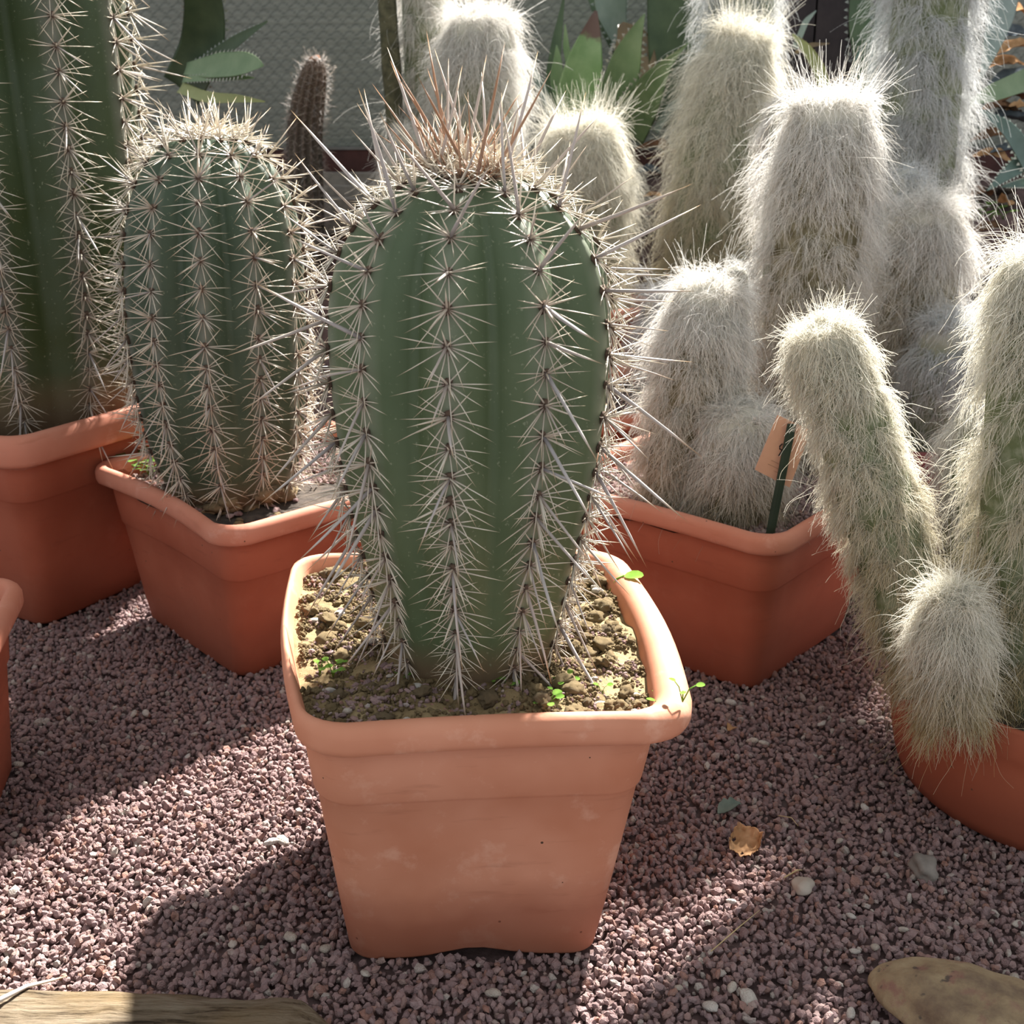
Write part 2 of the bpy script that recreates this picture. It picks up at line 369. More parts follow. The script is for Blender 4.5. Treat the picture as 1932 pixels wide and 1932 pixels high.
def square_pot(label, rim, bot, z0, h, rim_h=.027, over=.018, shift=(0, 0), bulge=(0, 0, 0, 0), mats=('terra_red', 'terra_rim'), notch=None, group=None):
    cx, cy = np.mean([p[:2] for p in bot], axis=0)
    root = empty('square_pot', (cx, cy, z0)); tag(root, label, 'pot', group)
    top = [p+np.array(shift) for p in quad_offset(rim, -over)]
    L = []; zs = h-rim_h*.6; sh = h-rim_h-.060
    def lp(c, r, z, k=1.0):
        return [(x-cx, y-cy, z) for x, y in rquad(c, max(r, .006), [b*k for b in bulge])]
    L.append(lp(quad_offset(bot, -.03), .012, .0, 0)); L.append(lp(quad_offset(bot, -.003), .020, .0, 0)); L.append(lp(bot, .022, .004, 0))
    for t in (.25, .5, .75, 1.0):
        z = .005+(sh-.005)*t; L.append(lp(lerp4(bot, top, z/zs), .022+.008*t, z, t*.5))
    q = lerp4(bot, top, (sh+.003)/zs)
    L.append(lp(quad_offset(q, .0008), .030, sh+.0015, .5)); L.append(lp(quad_offset(q, .0028), .032, sh+.005, .5))
    L.append(lp(quad_offset(lerp4(bot, top, (sh+.03)/zs), .0028), .034, sh+.03, .7)); L.append(lp(quad_offset(top, .002), .036, zs, 1))
    # inner wall, down to below the soil
    L.append(lp(quad_offset(top, -.002), .035, zs, 1)); L.append(lp(quad_offset(lerp4(bot, top, (h-.08)/zs), -.012), .03, h-.08, .8))
    if notch:
        k0 = L[0]; n = len(k0)
        for li, amt in ((0, .010), (1, .010), (2, .009), (3, .0)):
            ed = [i for i in range(7, 17)] if notch == 'front' else []
            for i in range(17):
                t = (i-11.5)/2.2; L[li][i] = (L[li][i][0], L[li][i][1], L[li][i][2]+amt*math.exp(-t*t))
    v, f = loft(L, True, False); m = MB(); m.add(v, f); m.build('body', M[mats[0]], root)
    prof = [(-over-.006, -rim_h-.010), (-over+.002, -rim_h-.001), (-.006, -rim_h), (-.0015, -rim_h+.003), (0, -rim_h+.008), (0, -rim_h*.36), (-.0022, -.0045), (-.006, -.001), (-.010, 0), (-.014, -.001), (-.017, -.0045), (-.0205, -.012), (-.024, -.030)]
    L = [lp([p+np.array(shift)*(min(1, -d/over) if d < 0 else 0) for p in quad_offset(rim, d)], (.044 if shift[0] else .040)+d*.6, h+z, 1) for d, z in prof]
    v, f = loft(L); m = MB(); m.add(v, f); m.build('rim', M[mats[1]], root)
    FOOT.append([np.asarray(p)[:2] for p in bot]); return root
def round_pot(name, label, cx, cy, z0, h, r_top, r_bot, mat, rim=True, bowl=0.0, group=None):
    root = empty(name, (cx, cy, z0)); tag(root, label, 'pot', group); n = 64
    def ring(r, z): return [(r*math.cos(t), r*math.sin(t), z) for t in np.linspace(0, 2*math.pi, n, endpoint=False)]
    P = [(r_bot*.6, 0), (r_bot*.93, 0), (r_bot, .004)]
    for t in np.linspace(.1, 1, 9):
        r = r_bot+(r_top-r_bot)*(1-(1-t)**(1+2.2*bowl) if bowl else t); P.append((r, .004+(h-.004)*t))
        if abs(t-.8) < .06: P.append((r+.0015, .004+(h-.004)*t+.003))
    P += [(r_top-.003, h+.003), (r_top-.009, h+.002), (r_top-.012, h-.004), (r_top-.013, h-.06)]
    v, f = loft([ring(*p) for p in P], True); m = MB(); m.add(v, f); m.build('body', M[mat], root)
    if rim:
        Q = [(r_top-.002, h-.03), (r_top+.006, h-.028), (r_top+.008, h-.012), (r_top+.006, h+.002), (r_top-.001, h+.006), (r_top-.009, h+.003), (r_top-.012, h-.02)]
        v, f = loft([ring(*p) for p in Q]); m = MB(); m.add(v, f); m.build('rim', M[mat], root)
    return root

# front pot: measured corner by corner (its old rim is bowed and no longer square)
h0 = .268
rimA = [atz(556, 1434, h0-.024), atz(1327, 1400, h0-.024), atz(1176, 1036, h0-.004), atz(546, 1046, h0-.004)]
b0, b1 = atz(660, 1816, 0), atz(1130, 1801, 0)
botA = [b0[:2], b1[:2], b1[:2]+np.array([-.03, .222]), b0[:2]+np.array([-.03, .222])]
rimA = [p[:2] for p in rimA]
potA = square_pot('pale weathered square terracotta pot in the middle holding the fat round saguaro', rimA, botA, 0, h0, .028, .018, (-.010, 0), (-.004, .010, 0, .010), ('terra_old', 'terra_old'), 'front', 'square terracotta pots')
yL = math.atan2(.67, .743); cL = (-.345, 1.612)
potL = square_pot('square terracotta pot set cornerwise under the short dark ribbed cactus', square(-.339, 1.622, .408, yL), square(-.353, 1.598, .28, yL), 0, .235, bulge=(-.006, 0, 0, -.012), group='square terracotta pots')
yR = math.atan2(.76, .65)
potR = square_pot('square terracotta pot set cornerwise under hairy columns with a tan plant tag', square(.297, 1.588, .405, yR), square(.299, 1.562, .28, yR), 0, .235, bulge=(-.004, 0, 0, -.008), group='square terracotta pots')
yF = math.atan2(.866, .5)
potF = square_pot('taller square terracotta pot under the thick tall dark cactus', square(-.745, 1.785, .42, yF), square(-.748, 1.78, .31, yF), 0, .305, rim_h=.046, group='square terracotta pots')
eb = atz(30, 1437, 0)[:2]; ed = (atz(-2, 1522, 0)[:2]-eb); ed /= np.linalg.norm(ed); yE = math.atan2(ed[1], ed[0])
eo = np.array([ed[1], -ed[0]])
if eo[0] > 0: eo = -eo
ce = eb+ed*.14+eo*.14
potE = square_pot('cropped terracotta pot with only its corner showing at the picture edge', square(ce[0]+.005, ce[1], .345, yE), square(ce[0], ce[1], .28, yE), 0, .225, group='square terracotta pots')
BOWL = (.640, 1.165, .205)
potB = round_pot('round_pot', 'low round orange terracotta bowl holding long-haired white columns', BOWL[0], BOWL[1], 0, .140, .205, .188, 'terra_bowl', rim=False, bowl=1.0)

# pots further back under the hairy clumps
def back_square(label, px, py, Y, w, yaw, h=.225, mats=('terra_red', 'terra_rim')):
    z = ground(0, Y); p = aty(px, py, Y)
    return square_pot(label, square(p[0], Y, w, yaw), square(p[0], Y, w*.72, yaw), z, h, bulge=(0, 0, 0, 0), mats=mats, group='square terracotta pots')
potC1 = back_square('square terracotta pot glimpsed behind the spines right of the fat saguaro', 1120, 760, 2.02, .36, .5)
potC2 = back_square('square terracotta pot at the back under the broad white hairy column', 1095, 560, 2.45, .30, .55)
def back_round(label, px, Y, r, h):
    p = aty(px, 600, Y); return round_pot('nursery_pot', label, p[0], Y, ground(0, Y), h, r, r*.8, 'maroon', group='maroon nursery pots')
potD1 = back_round('dark maroon pot behind the leaning white column', 1730, 1.93, .17, .20)
potD2 = back_round('maroon pot rim showing between the two middle hairy columns', 1350, 2.57, .115, .20)

# ------------------------------------------------------------------ floor gravel
near = []
tx = 0
while len(near) < 300:
    px, py = random.uniform(0, 1932), 1931-abs(random.gauss(0, 130))
    p = atz(px, py, 0)
    if any(inside(quad_offset(f, .008), p[0], p[1]) for f in FOOT): continue
    near.append((p[0], p[1]))
for k, (x, y) in enumerate(near):
    o = link('gravel_stone', STONES[k % 10], floor); s = random.uniform(.0034, .0052)
    o.location = (x, y, undul(x, y)+.0045); o.scale = (s*random.uniform(.9, 1.25), s, s*random.uniform(.8, 1.1)); o.rotation_euler = (random.uniform(-.6, .6), random.uniform(-.6, .6), random.uniform(0, 6.28))
    if k < 10: SRC.append(o)
step = .0060
gx, gy = np.meshgrid(np.arange(-1.25, 1.25, step), np.arange(.62, 2.25, step)); gp = np.stack([gx.ravel(), gy.ravel()], 1)
gp += rng.uniform(-.45, .45, gp.shape)*step
qx, qy = proj(np.concatenate([gp, np.zeros((len(gp), 1))], 1))
keep = (qx > -260) & (qx < 2190) & (qy < 2150)
keep &= ~(((gp[:, 0]-BOWL[0])**2+(gp[:, 1]-BOWL[1])**2) < .165**2)
def inmask(poly, P):
    c = np.ones(len(P), bool)
    for i in range(4):
        a = np.asarray(poly[i][:2]); b = np.asarray(poly[(i+1) % 4][:2]); c &= ((b[0]-a[0])*(P[:, 1]-a[1])-(b[1]-a[1])*(P[:, 0]-a[0])) > 0
    return c
for f in FOOT: keep &= ~inmask(quad_offset(f, -.002), gp)
gp = gp[keep]
gz = np.array([ground(x, y)+undul(x, y) for x, y in gp]) + rng.uniform(-.004, .0035, len(gp))
gs = np.clip(rng.lognormal(math.log(.0041), .22, len(gp)), .0022, .0065)
scatter('gravel', np.concatenate([gp, gz[:, None]], 1), gs, floor)
print('gravel', len(gp))

# ------------------------------------------------------------------ potting soil
def soil_patch(name, label, quad, r, z, mat, amp=.006, bulge=(0, 0, 0, 0), mound=None):
    q = [np.asarray(p)[:2] for p in quad]; cx, cy = np.mean(q, axis=0); m = MB(); P = []
    lp = rquad(q, r, bulge, nc=7, ne=10); n = len(lp); K = 16; vs = []; fs = []
    for k in range(K+1):
        t = k/K
        for (x, y) in lp:
            X = cx+(x-cx)*t; Y = cy+(y-cy)*t
            Z = z+amp*1.6*noise.noise((X*22, Y*22, z*9))+amp*noise.noise((X*60, Y*60, 1.7))+amp*.6*noise.noise((X*150, Y*150, 4.4))
            if mound: Z += mound(X, Y)
            vs.append((X-cx, Y-cy, Z-z))
    for k in range(K):
        for j in range(n):
            l = (j+1) % n; fs.append((k*n+j, k*n+l, (k+1)*n+l, (k+1)*n+j))
    m.add(vs, fs); o = m.build(name, M[mat]); o.location = (cx, cy, z)
    tag(o, label, 'soil', None, 'stuff'); return o
qA = [p+np.array([-.010, 0]) for p in quad_offset(rimA, -.0195)]
soilA = soil_patch('potting_soil', 'ochre crumbly soil with pebbles around the base of the fat saguaro', qA, .030, .249, 'ochre', .006, (-.004, .010, 0, .010))
CLOD = []
for k in range(8):
    v, f = lump(1, 3, .36, 2.3, k+90, (1, .9, .75)); m = MB(); m.add(v, f); CLOD.append(m.mesh('soil_clod', M['ochre'] if k < 6 else M['ochre_dark']))
SA = np.array([-.040, .984]); lo = np.min(qA, 0); hi = np.max(qA, 0)
def in_soil(x, y, marg=.008): return inside(quad_offset(qA, -marg), x, y) and (x-SA[0])**2+(y-SA[1])**2 > .078**2
cA = np.array(soilA.location)
def soil_z(x, y): return .007*1.6*noise.noise((x*22, y*22, .249*9))+.007*noise.noise((x*60, y*60, 1.7))
CLSRC = []
for mesh_set, name, cnt, s0, s1 in ((CLOD, 'soil_clod', 260, .0032, .0105), (STONES, 'gravel_stone', 190, .0026, .0052), (PALE, 'pale_pebble', 26, .003, .0062)):
    k = 0
    while k < cnt:
        x, y = random.uniform(lo[0], hi[0]), random.uniform(lo[1], hi[1])
        if not in_soil(x, y): continue
        right = x-SA[0] > -.02+.3*(y-.9) or y > 1.0
        if name == 'soil_clod' and not right and random.random() < .72: continue
        if name != 'soil_clod' and right and random.random() < .6: continue
        s = s0+(s1-s0)*random.random()**2.0; o = link(name, mesh_set[k % len(mesh_set)], soilA)
        if name == 'soil_clod' and k < 6: CLSRC.append(o)
        o.location = (x-cA[0], y-cA[1], soil_z(x, y)+s*.35); o.scale = (s*random.uniform(.85, 1.3), s, s*random.uniform(.7, 1)); o.rotation_euler = (random.uniform(-.5, .5), random.uniform(-.5, .5), random.uniform(0, 6.28)); k += 1
pts = []
while len(pts) < 2600:
    x, y = random.uniform(lo[0], hi[0]), random.uniform(lo[1], hi[1])
    if in_soil(x, y, .003) and (noise.noise((x*30, y*30, 7)) > -.12 or x < -.1 and random.random() < .5): pts.append((x-cA[0], y-cA[1], soil_z(x, y)+random.uniform(-.001, .0015)))
scatter('grit', pts, rng.uniform(.0014, .0032, len(pts)), soilA)
pts = []
while len(pts) < 9000:
    x, y = random.uniform(lo[0], hi[0]), random.uniform(lo[1], hi[1])
    if in_soil(x, y, -.003) and (y > .93 or x > 0 or random.random() < .45): pts.append((x-cA[0], y-cA[1], soil_z(x, y)+random.uniform(-.0005, .0015)))
scatter('soil_crumbs', pts, np.clip(rng.lognormal(math.log(.0016), .35, len(pts)), .0008, .0042), soilA, src=CLSRC, mat='ochre')
def gravelled_soil(label, quad, r, z, mat, n=3500, hole=None):
    s = soil_patch('potting_soil', label, quad, r, z, mat, .005); q = [np.asarray(p)[:2] for p in quad]; a = np.min(q, 0); b = np.max(q, 0); pts = []
    while len(pts) < n:
        x, y = random.uniform(a[0], b[0]), random.uniform(a[1], b[1])
        if not inside(quad_offset(quad, -.006), x, y): continue
        if hole and (x-hole[0])**2+(y-hole[1])**2 < hole[2]**2: continue
        pts.append((x-s.location.x, y-s.location.y, .005*1.6*noise.noise((x*22, y*22, z*9))+random.uniform(-.001, .004)))
    scatter('gravel', pts, rng.uniform(.0028, .0045, n), s); return s
soilL = gravelled_soil('dark littered soil with mauve gravel around the short dark ribbed cactus', quad_offset(square(-.339, 1.622, .408, yL), -.0195), .03, .205, 'dark_soil', 3000, (-.30, 1.50, .12))
for k in range(60):
    px, py = random.uniform(300, 560), random.uniform(905, 1005); p = atz(px, py, .206)
    if not inside(quad_offset(square(-.339, 1.622, .408, yL), -.03), p[0], p[1]): continue
    q = random.uniform(.003, .0085); o = link(('bark_chip', 'soil_clod', 'gravel_stone')[k % 3], (STONES if k % 3 != 1 else CLOD)[k % 8], soilL); o.location = (p[0]-soilL.location.x, p[1]-soilL.location.y, .003); o.scale = (q*1.5, q*.8, q*.6) if k % 3 == 0 else (q, q, q*.8); o.rotation_euler = (random.uniform(-.4, .4), random.uniform(-.4, .4), random.uniform(0, 6.28))
soilR = gravelled_soil('mauve gravel topping the pot with the tan plant tag', quad_offset(square(.297, 1.588, .405, yR), -.0195), .03, .206, 'dark_soil', 5200)
soilF = soil_patch('potting_soil', 'dark shaded soil at the foot of the thick tall cactus', quad_offset(square(-.745, 1.785, .42, yF), -.0195), .03, .275, 'dark_soil')
soilE = soil_patch('potting_soil', 'soil in the cropped terracotta pot at the picture edge', quad_offset(square(ce[0]+.005, ce[1], .345, yE), -.0195), .03, .195, 'dark_soil')
def disc(cx, cy, r): return [np.array([cx+r*math.cos(a), cy+r*math.sin(a)]) for a in (-2.356, -.785, .785, 2.356)]
soilB = soil_patch('potting_soil', 'black gritty compost inside the orange bowl', disc(BOWL[0], BOWL[1], .192*1.30), .19, .122, 'dark_soil', .004)
for p_, lb in ((potC1, 'gravel soil in the half-hidden pot right of the fat saguaro'), (potC2, 'gravel soil in the pot under the broad white column')):
    c = p_.location; w = (.36 if p_ is potC1 else .30)-.05; yaw = .5
    gravelled_soil(lb, square(c.x, c.y, w, yaw if p_ is potC1 else .55), .035, c.z+.198, 'dark_soil', 1500)
for p_, r_, h_, lb in ((potD1, .157, .18, 'shaded soil in the maroon pot behind the leaning column'), (potD2, .102, .18, 'shaded soil in the maroon pot between the middle columns')):
    c = p_.location; soil_patch('potting_soil', lb, disc(c.x, c.y, r_*1.28), r_*.97, c.z+h_, 'dark_soil')

# ------------------------------------------------------------------ spiny cacti
def cone(mb, base, d, length, r, mi=0, n=3, bend=0.0):
    a, b, d = frame_of(d, (.3, .2, .93)); base = np.asarray(base, float)
    K = 3 if bend else 2; loops = []; ts = []
    side = a*math.cos(bend*7)+b*math.sin(bend*7)
    for k in range(K):
        t = k/K; c = base+d*length*t+side*bend*length*t*t; rr = r*(1-t*.62)
        loops.append([c+rr*(math.cos(q)*a+math.sin(q)*b) for q in np.linspace(0, 2*math.pi, n, endpoint=False)]); ts += [t]*n
    v, f = loft(loops); v.append(base+d*length+side*bend*length); ts.append(1.0); e = len(v)-1; o = (K-1)*n
    f += [(o+j, o+(j+1) % n, e) for j in range(n)]
    mb.add(v, f, mi, t=ts)
def cluster_mesh(k, kind='body', L=.030):
    """areole in local space: z = out of the rib, y = up along the rib"""
    m = MB(); R = random.Random(k*13+len(kind))
    v, f = lump(.0042, 1, .3, 1.2, k, (1, 1.25, .6)); m.add(v, f, 1, t=[0]*len(v))
    angs = [-172, -150, -128, -105, -80, -58, -32, -8, 14, 40, 140, 166] if kind != 'crown' else list(range(0, 360, 26))
    for a in angs:
        a = math.radians(a+R.uniform(-9, 9)); up = R.uniform(.18, .48) if kind != 'crown' else R.uniform(.5, 1.6)
        ln = L*R.uniform(.75, 1.18)*(1.1 if math.sin(a) < .3 else .8); d = (math.cos(a), math.sin(a), up)
        cone(m, (math.cos(a)*.0016, math.sin(a)*.0022, .001), d, ln, .00070, 0, 3, R.uniform(-.06, .06))
    for q in range(R.choice([2, 3])):      # short centrals
        a = R.uniform(0, 6.28); cone(m, (0, 0, .001), (.5*math.cos(a), .5*math.sin(a), 1), L*R.uniform(.6, 1.5), .00090, 0, 4)
    return m.mesh('spine_cluster', [M['radial'] if kind != 'crown' else M['crown'], M['areole']])
CL = [cluster_mesh(k) for k in range(12)]; CLc = [cluster_mesh(k+30, 'crown', .026) for k in range(5)]
def long_mesh(k, mat, ratio):
    m = MB(); cone(m, (0, 0, 0), (0, 0, 1), 1.0, ratio, 0, 5, random.uniform(-.05, .05)); return m.mesh('central_spine', mat)
LG = [long_mesh(k, M['central'], .0205) for k in range(4)]; LGc = [long_mesh(k, M['crown'], .016) for k in range(3)]

def ribbed_cactus(name, label, prof, nr, phase, depth, mat, areole_step, scale, long_len, hollow=None, group=None, clusters_where=None, corky=False, crown=True, long_prob=.8):
    """prof rows (z, radius, x, y) from base to apex"""
    prof = np.array(prof, float); z0 = prof[0, 0]; z1 = prof[-1, 0]; bx, by = prof[0, 2], prof[0, 3]
    root = empty(name, (bx, by, z0)); tag(root, label, 'cactus', group)
    # arc-length sampling
    ds = np.concatenate([[0], np.cumsum(np.hypot(np.diff(prof[:, 0]), np.diff(prof[:, 1])))]); TOT = ds[-1]
    def at(s):
        return [float(np.interp(s, ds, prof[:, i])) for i in range(4)]
    # smooth the table
    ss = np.linspace(0, TOT, 90); tab = np.array([at(s) for s in ss])
    for _ in range(6): tab[1:-1] = .25*tab[:-2]+.5*tab[1:-1]+.25*tab[2:]
    def at(s):
        return [float(np.interp(s, ss, tab[:, i])) for i in range(4)]
    def dep(s):
        t = s/TOT; return depth*(np.interp(t, [0, .12, .35, .62, .85, .97, 1], [.25, .35, .6, 1, 1.05, .7, .1]))
    def surf(s, th):
        z, r, x, y = at(s); u = (th-phase)*nr/2
        c = abs(math.cos(u)); w = (u/math.pi+.5) % 1.0; tri = abs(w-.5)*2      # 0 on the ridge, 1 in the furrow
        f = .62*(1-c)+.38*tri; rr = r*(1-dep(s)*f)
        return np.array([x+rr*math.cos(th)-bx, y+rr*math.sin(th)-by, z-z0]), 1-tri
    nth = nr*12; loops = []; rid = []; hei = []
    for s in np.linspace(0, TOT*.999, 84):
        lp = []
        for th in np.linspace(0, 2*math.pi, nth, endpoint=False):
            p, rd = surf(s, th+phase); lp.append(p); rid.append(rd); hei.append(s/TOT)
        loops.append(lp)
    v, f = loft(loops, False, True); m = MB(); m.add(v, f, 0, ridge=rid, height=hei); m.build('stem', M[mat], root)
    if corky:
        cm = MB()
        for k in range(26):
            th = random.uniform(-2.8, .1); p, _ = surf(random.uniform(.0, .03), th); vv, ff = lump(random.uniform(.008, .02), 2, .4, 2, k, (1, 1, .6)); cm.add([np.array(q)+p for q in vv], ff)
        o = cm.build('corky_base', M['ochre_dark'], root); o['label'] = 'rusty corky bark at the foot of the stem'
    cnt = 0; nl = 0
    for i in range(nr):
        th = phase+2*math.pi*i/nr; s = .02+areole_step*random.uniform(0, .5)
        while s < TOT-.012:
            t = s/TOT
            p, _ = surf(s, th); q, _ = surf(min(s+.006, TOT*.999), th); up = q-p; up /= np.linalg.norm(up)
            side = np.array([-math.sin(th), math.cos(th), 0]); nrm = np.cross(side, up); nrm /= np.linalg.norm(nrm)
            s += areole_step*(1.0 if t > .4 else .82)*random.uniform(.9, 1.1)*(1 if t < .93 else .62)
            if clusters_where and not clusters_where(p+np.array([bx, by, z0]), nrm): continue
            cm = CL[random.randrange(len(CL))]
            o = link('spine_cluster', cm, root); k = scale*random.uniform(.88, 1.12)*(.8 if t < .15 else 1)
            R = np.stack([side, up, nrm], 1); mt = np.eye(4); mt[:3, :3] = R*k; mt[:3, 3] = p+nrm*.0008; o.matrix_basis = Matrix(mt.tolist()); cnt += 1
            if random.random() < long_prob+.1 and nl < 298:
                lift = np.interp(t, [0, .35, .6, .85, 1], [-1.15, -.75, -.25, .15, .5])+random.gauss(0, .28)
                d = np.array([random.gauss(0, .45), lift, 1.0]); d /= np.linalg.norm(d)
                ln = long_len*random.uniform(.55, 1.15)/k; g = link('central_spine', LG[random.randrange(4)], o)
                g.matrix_basis = Matrix.Translation((0, 0, .001)) @ Vector(d).to_track_quat('Z', 'Y').to_matrix().to_4x4() @ Matrix.Rotation(random.uniform(0, 6.28), 4, 'Z') @ Matrix.Scale(ln, 4); nl += 1
    if crown:
        az = at(TOT*.995); v, f = lump(1, 2, .2, 1.5, 3, (.030, .030, .012)); m = MB(); m.add([np.array(q)+np.array([az[2]-bx, az[3]-by, az[0]-z0-.004]) for q in v], f)
        o = m.build('crown_felt', M['wool'], root); o['label'] = 'pale woolly felt at the crown'
    print(name, cnt, nl); return root, surf, at, TOT, (bx, by, z0)

def px_profile(rows, Y, zbase):
    P = []
    for (py, hw, cx) in rows:
        p = aty(cx, py, Y); P.append((p[2], metres(hw, p), p[0], Y))
    P[0] = (zbase,)+P[0][1:]; return P
profA = px_profile([(1215, 150, 890), (1150, 174, 890), (1050, 198, 891), (950, 226, 891), (850, 248, 892), (750, 262, 892), (650, 270, 892), (590, 271, 891), (520, 263, 890), (470, 248, 889), (430, 224, 888), (395, 190, 887), (362, 148, 886), (338, 106, 885), (322, 68, 885), (312, 36, 885), (306, 2, 885)], .985, .243)
ROOT_A, surfA, atA, TOTA, oA = ribbed_cactus('saguaro_cactus', 'fat barrel-shaped green saguaro with long grey spines in the middle pot', profA, 10, math.radians(-97), .23, 'stem', .0262, 1.08, .088, group='ribbed spiny cacti')
# tall rust-coloured spines standing on its crown
for k in range(30):
    th = random.uniform(0, 6.28); s = TOTA*random.uniform(.90, .995); p, _ = surfA(s, th); o = link('crown_cluster', CLc[k % 5] if k % 3 == 0 else CL[k % 12], ROOT_A)
    nrm = np.array([math.cos(th)*.55, math.sin(th)*.55, 1.0]); nrm /= np.linalg.norm(nrm); a, b, c = frame_of(nrm, (0, 1, 0)); mt = np.eye(4); mt[:3, :3] = np.stack([a, b, c], 1)*random.uniform(.75, 1.05); mt[:3, 3] = p; o.matrix_basis = Matrix(mt.tolist())
    if k < 24:
        out = np.array([random.gauss(0, .22), random.gauss(0, .22), 1.0]); g = link('crown_spine', LGc[k % 3], o); ln = random.uniform(.045, .085) if k > 9 else random.uniform(.085, .115)
        g.matrix_basis = Vector(out).to_track_quat('Z', 'Y').to_matrix().to_4x4() @ Matrix.Scale(ln, 4)
profL = px_profile([(930, 104, 437), (900, 122, 436), (850, 138, 431), (800, 149, 425), (700, 161, 416), (600, 167, 409), (500, 168, 404), (420, 162, 400), (370, 150, 397), (325, 130, 393), (292, 104, 390), (268, 74, 388), (254, 38, 387), (249, 2, 387)], 1.58, .200)
def seen(p, n): return n[1] < .62
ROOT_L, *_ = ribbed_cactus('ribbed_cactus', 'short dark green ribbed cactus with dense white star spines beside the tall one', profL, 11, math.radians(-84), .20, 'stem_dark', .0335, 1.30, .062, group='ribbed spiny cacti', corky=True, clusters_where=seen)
FX, FY = -.735, 1.77
profF = [(.270, .145, FX, FY), (.33, .168, FX, FY), (.42, .183, FX, FY), (.55, .19, FX, FY), (.80, .19, FX, FY), (1.0, .185, FX, FY), (1.10, .165, FX, FY), (1.16, .125, FX, FY), (1.195, .07, FX, FY), (1.205, .003, FX, FY)]
def seenF(p, n): return n[1] < .75 and p[2] < 1.0
ribbed_cactus('ribbed_cactus', 'tall thick dark cactus column rising out of the picture in the taller pot', profF, 11, math.radians(-76), .26, 'stem_back', .034, 1.35, .085, group='ribbed spiny cacti', clusters_where=seenF, long_prob=.75)

